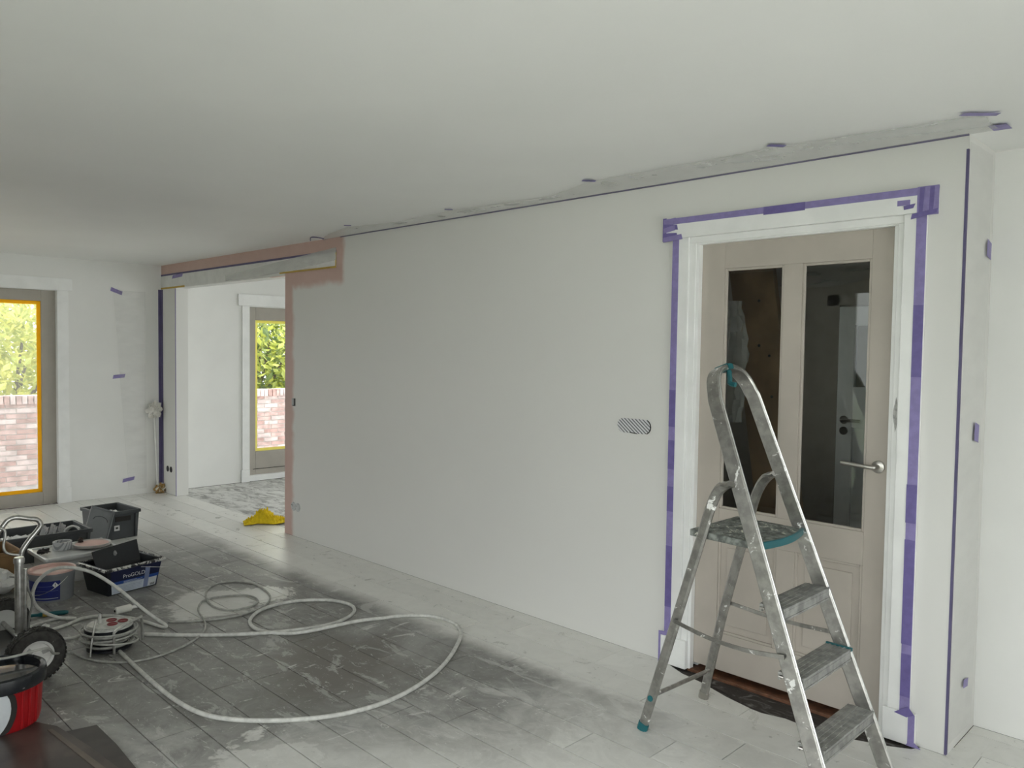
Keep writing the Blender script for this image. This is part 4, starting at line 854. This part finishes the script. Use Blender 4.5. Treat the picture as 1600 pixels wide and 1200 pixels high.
# boards
def zpoly(pts, z): return [(p.x, p.y) for p in [atZ(x, y, z) for x, y in pts]]
b1 = zpoly([(-40, 1153), (0, 1143), (46, 1126), (89, 1134), (140, 1166), (188, 1202), (250, 1250), (-90, 1290)], .02)
t = tag(MB().prism(b1, .012, .020).build('hardboard_sheet', M_BOARD, bevel=.001), 'dark brown hardboard sheet with paint flecks on the floor', 'board')
st = zpoly([(74, 1140), (82, 1139), (168, 1202), (152, 1202)], .022); MB().prism(st, .0202, .0225).build('edge_strip', mat('strip_brown', (.15, .12, .10), .5), t)  # narrow strip on the hardboard, a little lighter than the sheet
b3 = zpoly([(100, 1144), (151, 1133), (182, 1163), (214, 1202), (240, 1240), (160, 1240)], .008)
tag(MB().prism(b3, .001, .010).build('laminate_offcut', M_BOARDD, bevel=.001), 'narrow dark laminate offcut beside the hardboard sheet', 'board')

# ------------------------------------------------------------------ cable reel
kc = Vector((-4.455, -2.035, 0)); cr = thing('cable_reel', tuple(kc), 'grey cable reel wound with cord and red capped sockets', 'cable reel')
MB().lathe([(0, .122), (.110, .122), (.118, .125), (.118, .131), (.11, .134), (0, .134)], kc, 40).build('top_disc', mat('reel_disc', (.55, .55, .53), .45, var=.1, vscale=30), cr, smooth=True)
MB().lathe([(.118, .124), (.118, .108), (.085, .10), (.07, .03), (.112, .022), (.112, .012), (0, .012)], kc, 40).build('drum', M_BLACK, cr, smooth=True)
for rr, aw in ((-.012, .052), (.052, .046), (.022, -.008)):
    q = kc+Vector((rr*.707-aw*.707, rr*.707+aw*.707, .134))
    MB().lathe([(.026, 0), (.026, .004), (.021, .005), (.019, .002), (0, .002)], q, 24).build('socket', mat('socket_red', (.22, .015, .02), .45), cr, smooth=True)
MB().tube([kc+Vector((-.035, -.035, .134)), kc+Vector((-.035, -.035, .185))], .009, 10).build('crank_knob', mat('knob_grey', (.5, .5, .48), .5), cr, smooth=True)
rk = random.Random(11)
for k in range(14):
    r = .088+.0145*(k % 4)+rk.uniform(0, .010); z = .030+.0085*k*.85; tilt = rk.uniform(-.22, .22); ph = rk.uniform(0, 6.28)
    MB().tube([kc+Vector((r*math.cos(a)*1.02, r*math.sin(a), max(.024, z+tilt*r*math.cos(a-ph)))) for a in [2*math.pi*i/36 for i in range(36)]], .0052, 6, closed=True).build('cord_turn', M_CORD, cr, smooth=True)
fr_ = [(138, 1027), (143, 1000), (150, 972), (156, 962)]
MB().tube(spline([atX(141, 1027, -4.36)+Vector((0, 0, 0)), atX(144, 1000, -4.37), atX(150, 968, -4.40)], 6), .0055, 8).build('stand_tube', M_CHR, cr, smooth=True)
st2 = [kc+Vector(v) for v in ((.135, -.02, .012), (.135, -.02, .10), (.13, -.015, .125), (.10, .05, .145), (.06, .135, .150), (.05, .15, .14), (.05, .155, .02))]
MB().tube(spline(st2, 5), .007, 8).build('stand_tube', M_CHR, cr, smooth=True)

# ------------------------------------------------------------------ hoses and small tools
def fl(pts, z): return [atZ(x, y, z) for x, y in pts]
HZ = .0095
h_ = [(78, 985), (105, 976), (130, 966), (165, 962), (205, 966), (232, 973), (250, 979), (258, 980)]
arcp = [(258, 976), (240, 964), (214, 944), (190, 924), (165, 906), (140, 893), (112, 887), (90, 888), (72, 896), (57, 911), (51, 930), (56, 946), (70, 957), (92, 965), (118, 968)]
A0 = atZ(258, 979, HZ); Z1 = atZ(118, 968, HZ); loop = []
for i, (x, y) in enumerate(arcp):
    t = i/(len(arcp)-1); n0 = A0.lerp(Z1, t)                # vertical loop: plane through both ends on the floor
    nrm = Vector((1.0, .18, 0)); d = ray(x, y); k = (A0.lerp(Vector((-5.05, -2.02, HZ)), min(1, t*1.3))-CAM).dot(nrm)/d.dot(nrm); p = CAM+d*k; p.z = max(HZ, p.z); loop.append(p)
tag(MB().tube(spline(fl(h_, HZ)+loop, 8), .0095, 10).build('spray_hose', M_HOSE, smooth=True), 'pale hose arching up in front of the blue pail', 'hose')
big = [(226, 991), (300, 992.5), (380, 991), (440, 987), (500, 979), (535, 969), (553, 956), (547, 945), (515, 938), (460, 939.5), (412, 951), (391, 968), (399, 982), (430, 989), (480, 989), (520, 983), (570, 971), (625, 962.5), (675, 963), (708, 973), (720, 988), (712, 1012), (690, 1042), (655, 1070), (605, 1096), (540, 1115), (470, 1124), (400, 1126), (345, 1122), (305, 1111), (270, 1091), (240, 1067), (212, 1042), (193, 1024), (186, 1017)]
zb = []
bp = spline(fl(big, HZ), 8)
for i, p in enumerate(bp):
    if 8*13.5 < i < 8*16.5: p.z += .017*math.sin(math.pi*(i-8*13.5)/(8*3.0))
tag(MB().tube(bp, .0105, 10).build('spray_hose', M_HOSE, smooth=True), 'thick pale hose laid in big loops across the floor', 'hose')
lft = [(0, 1000), (20, 994), (50, 993), (75, 984), (100, 972), (125, 966)]
tag(MB().tube(spline(fl([(20, 992), (45, 980), (75, 970), (100, 965), (118, 966)], HZ), 6), .0075, 8).build('spray_hose', M_HOSE, smooth=True), 'short pale hose end lying past the teal handle', 'hose')
tag(MB().tube(spline(fl([(96, 998), (115, 996), (132, 990), (142, 988)], HZ)+[kc+Vector((-.10, -.09, .07))], 6), .0075, 8).build('spray_hose', M_HOSE, smooth=True), 'pale hose running from cart wheel into the reel', 'hose')
cz = .0065
cord = fl([(132, 1029), (160, 1034), (200, 1034.5), (245, 1026), (290, 1008), (316, 990), (321, 976), (317, 966), (310, 954), (313, 943), (322, 937), (345, 932), (385, 930), (402, 937), (395, 946), (365, 953), (340, 950), (325, 940), (322, 925), (336, 913), (365, 908.5), (398, 913), (421, 929), (416, 944), (390, 957), (350, 966), (310, 970), (262, 972)], cz)
cs = spline(cord, 8)
seg0 = [Vector((-4.04, -2.95, .20)), Vector((-3.97, -2.81, .262)), Vector((-3.915, -2.62, .262)), Vector((-3.935, -2.475, .258)), atZ(84, 1021, .17), atZ(101, 1019.5, .06), atZ(115, 1021, .012)]
tag(MB().tube(spline(seg0, 8)+cs, .0058, 8).build('extension_cord', M_CORD, smooth=True), 'thin grey cord crossing the red bucket and coiled on the floor', 'cord')
# teal handle tool
tl, tr2 = atZ(40, 963, .014), atZ(107, 956, .014); d = (tr2-tl)
th_ = thing('scraper_tool', tuple((tl+tr2)/2), 'teal handled tool with ochre band lying by the pail', 'tool'); ORG[th_.name] = (tl+tr2)/2
MB().tube([tl+d*t for t in (.30, .36, .5, .7, .9, 1.0)], [.011, .012, .0125, .0135, .0135, .008], 12).build('handle', M_TEAL, th_, smooth=True)
MB().tube([tl+d*.40, tl+d*.51], .0142, 12).build('band', M_OCH, th_, smooth=True)
MB().tube([tl, tl+d*.02, tl+d*.30], [.006, .0095, .0095], 10).build('shaft', M_TEAL, th_, smooth=True)
# foam roller
r0, r1 = atZ(180, 955, .03), atZ(213, 947, .03); d = r1-r0
ro = thing('foam_roller', tuple(r0), 'small white foam paint roller on the floor by the reel', 'roller')
MB().tube([r0, r0+d*.05, r0+d*.72, r0+d*.76], [.016, .022, .022, .016], 16).build('sleeve', mat('roller_foam', (.80, .79, .74), .8), ro, smooth=True)
MB().tube([r0+d*.76, r0+d*1.05, r0+d*1.10], [.010, .011, .007], 10).build('end_piece', M_WPL, ro, smooth=True)
MB().tube([r0+d*-.01, r0+d*-.03], .008, 8).build('core', M_GAP, ro)
wq = atZ(71, 981, .012); tag(blob((wq.x, wq.y, .018), .022, .02, .016, noisefun(70), .6, 12, 8).build('plastic_connector', M_WPL, smooth=True), 'small white connector lump on the floor by the wheel', 'connector')
tag(MB().tube(spline([atX(16, 901, -5.2), atX(28, 903, -4.95), atX(38, 912, -4.85), atX(48, 930, -4.8), atX(50, 945, -4.78), atX(46, 965, -4.76), atX(45, 985, -4.75)], 6), .006, 8).build('drain_tube', mat('drain_grey', (.16, .16, .15), .5), smooth=True), 'thin dark tube bent down beside the sprayer column', 'tube')
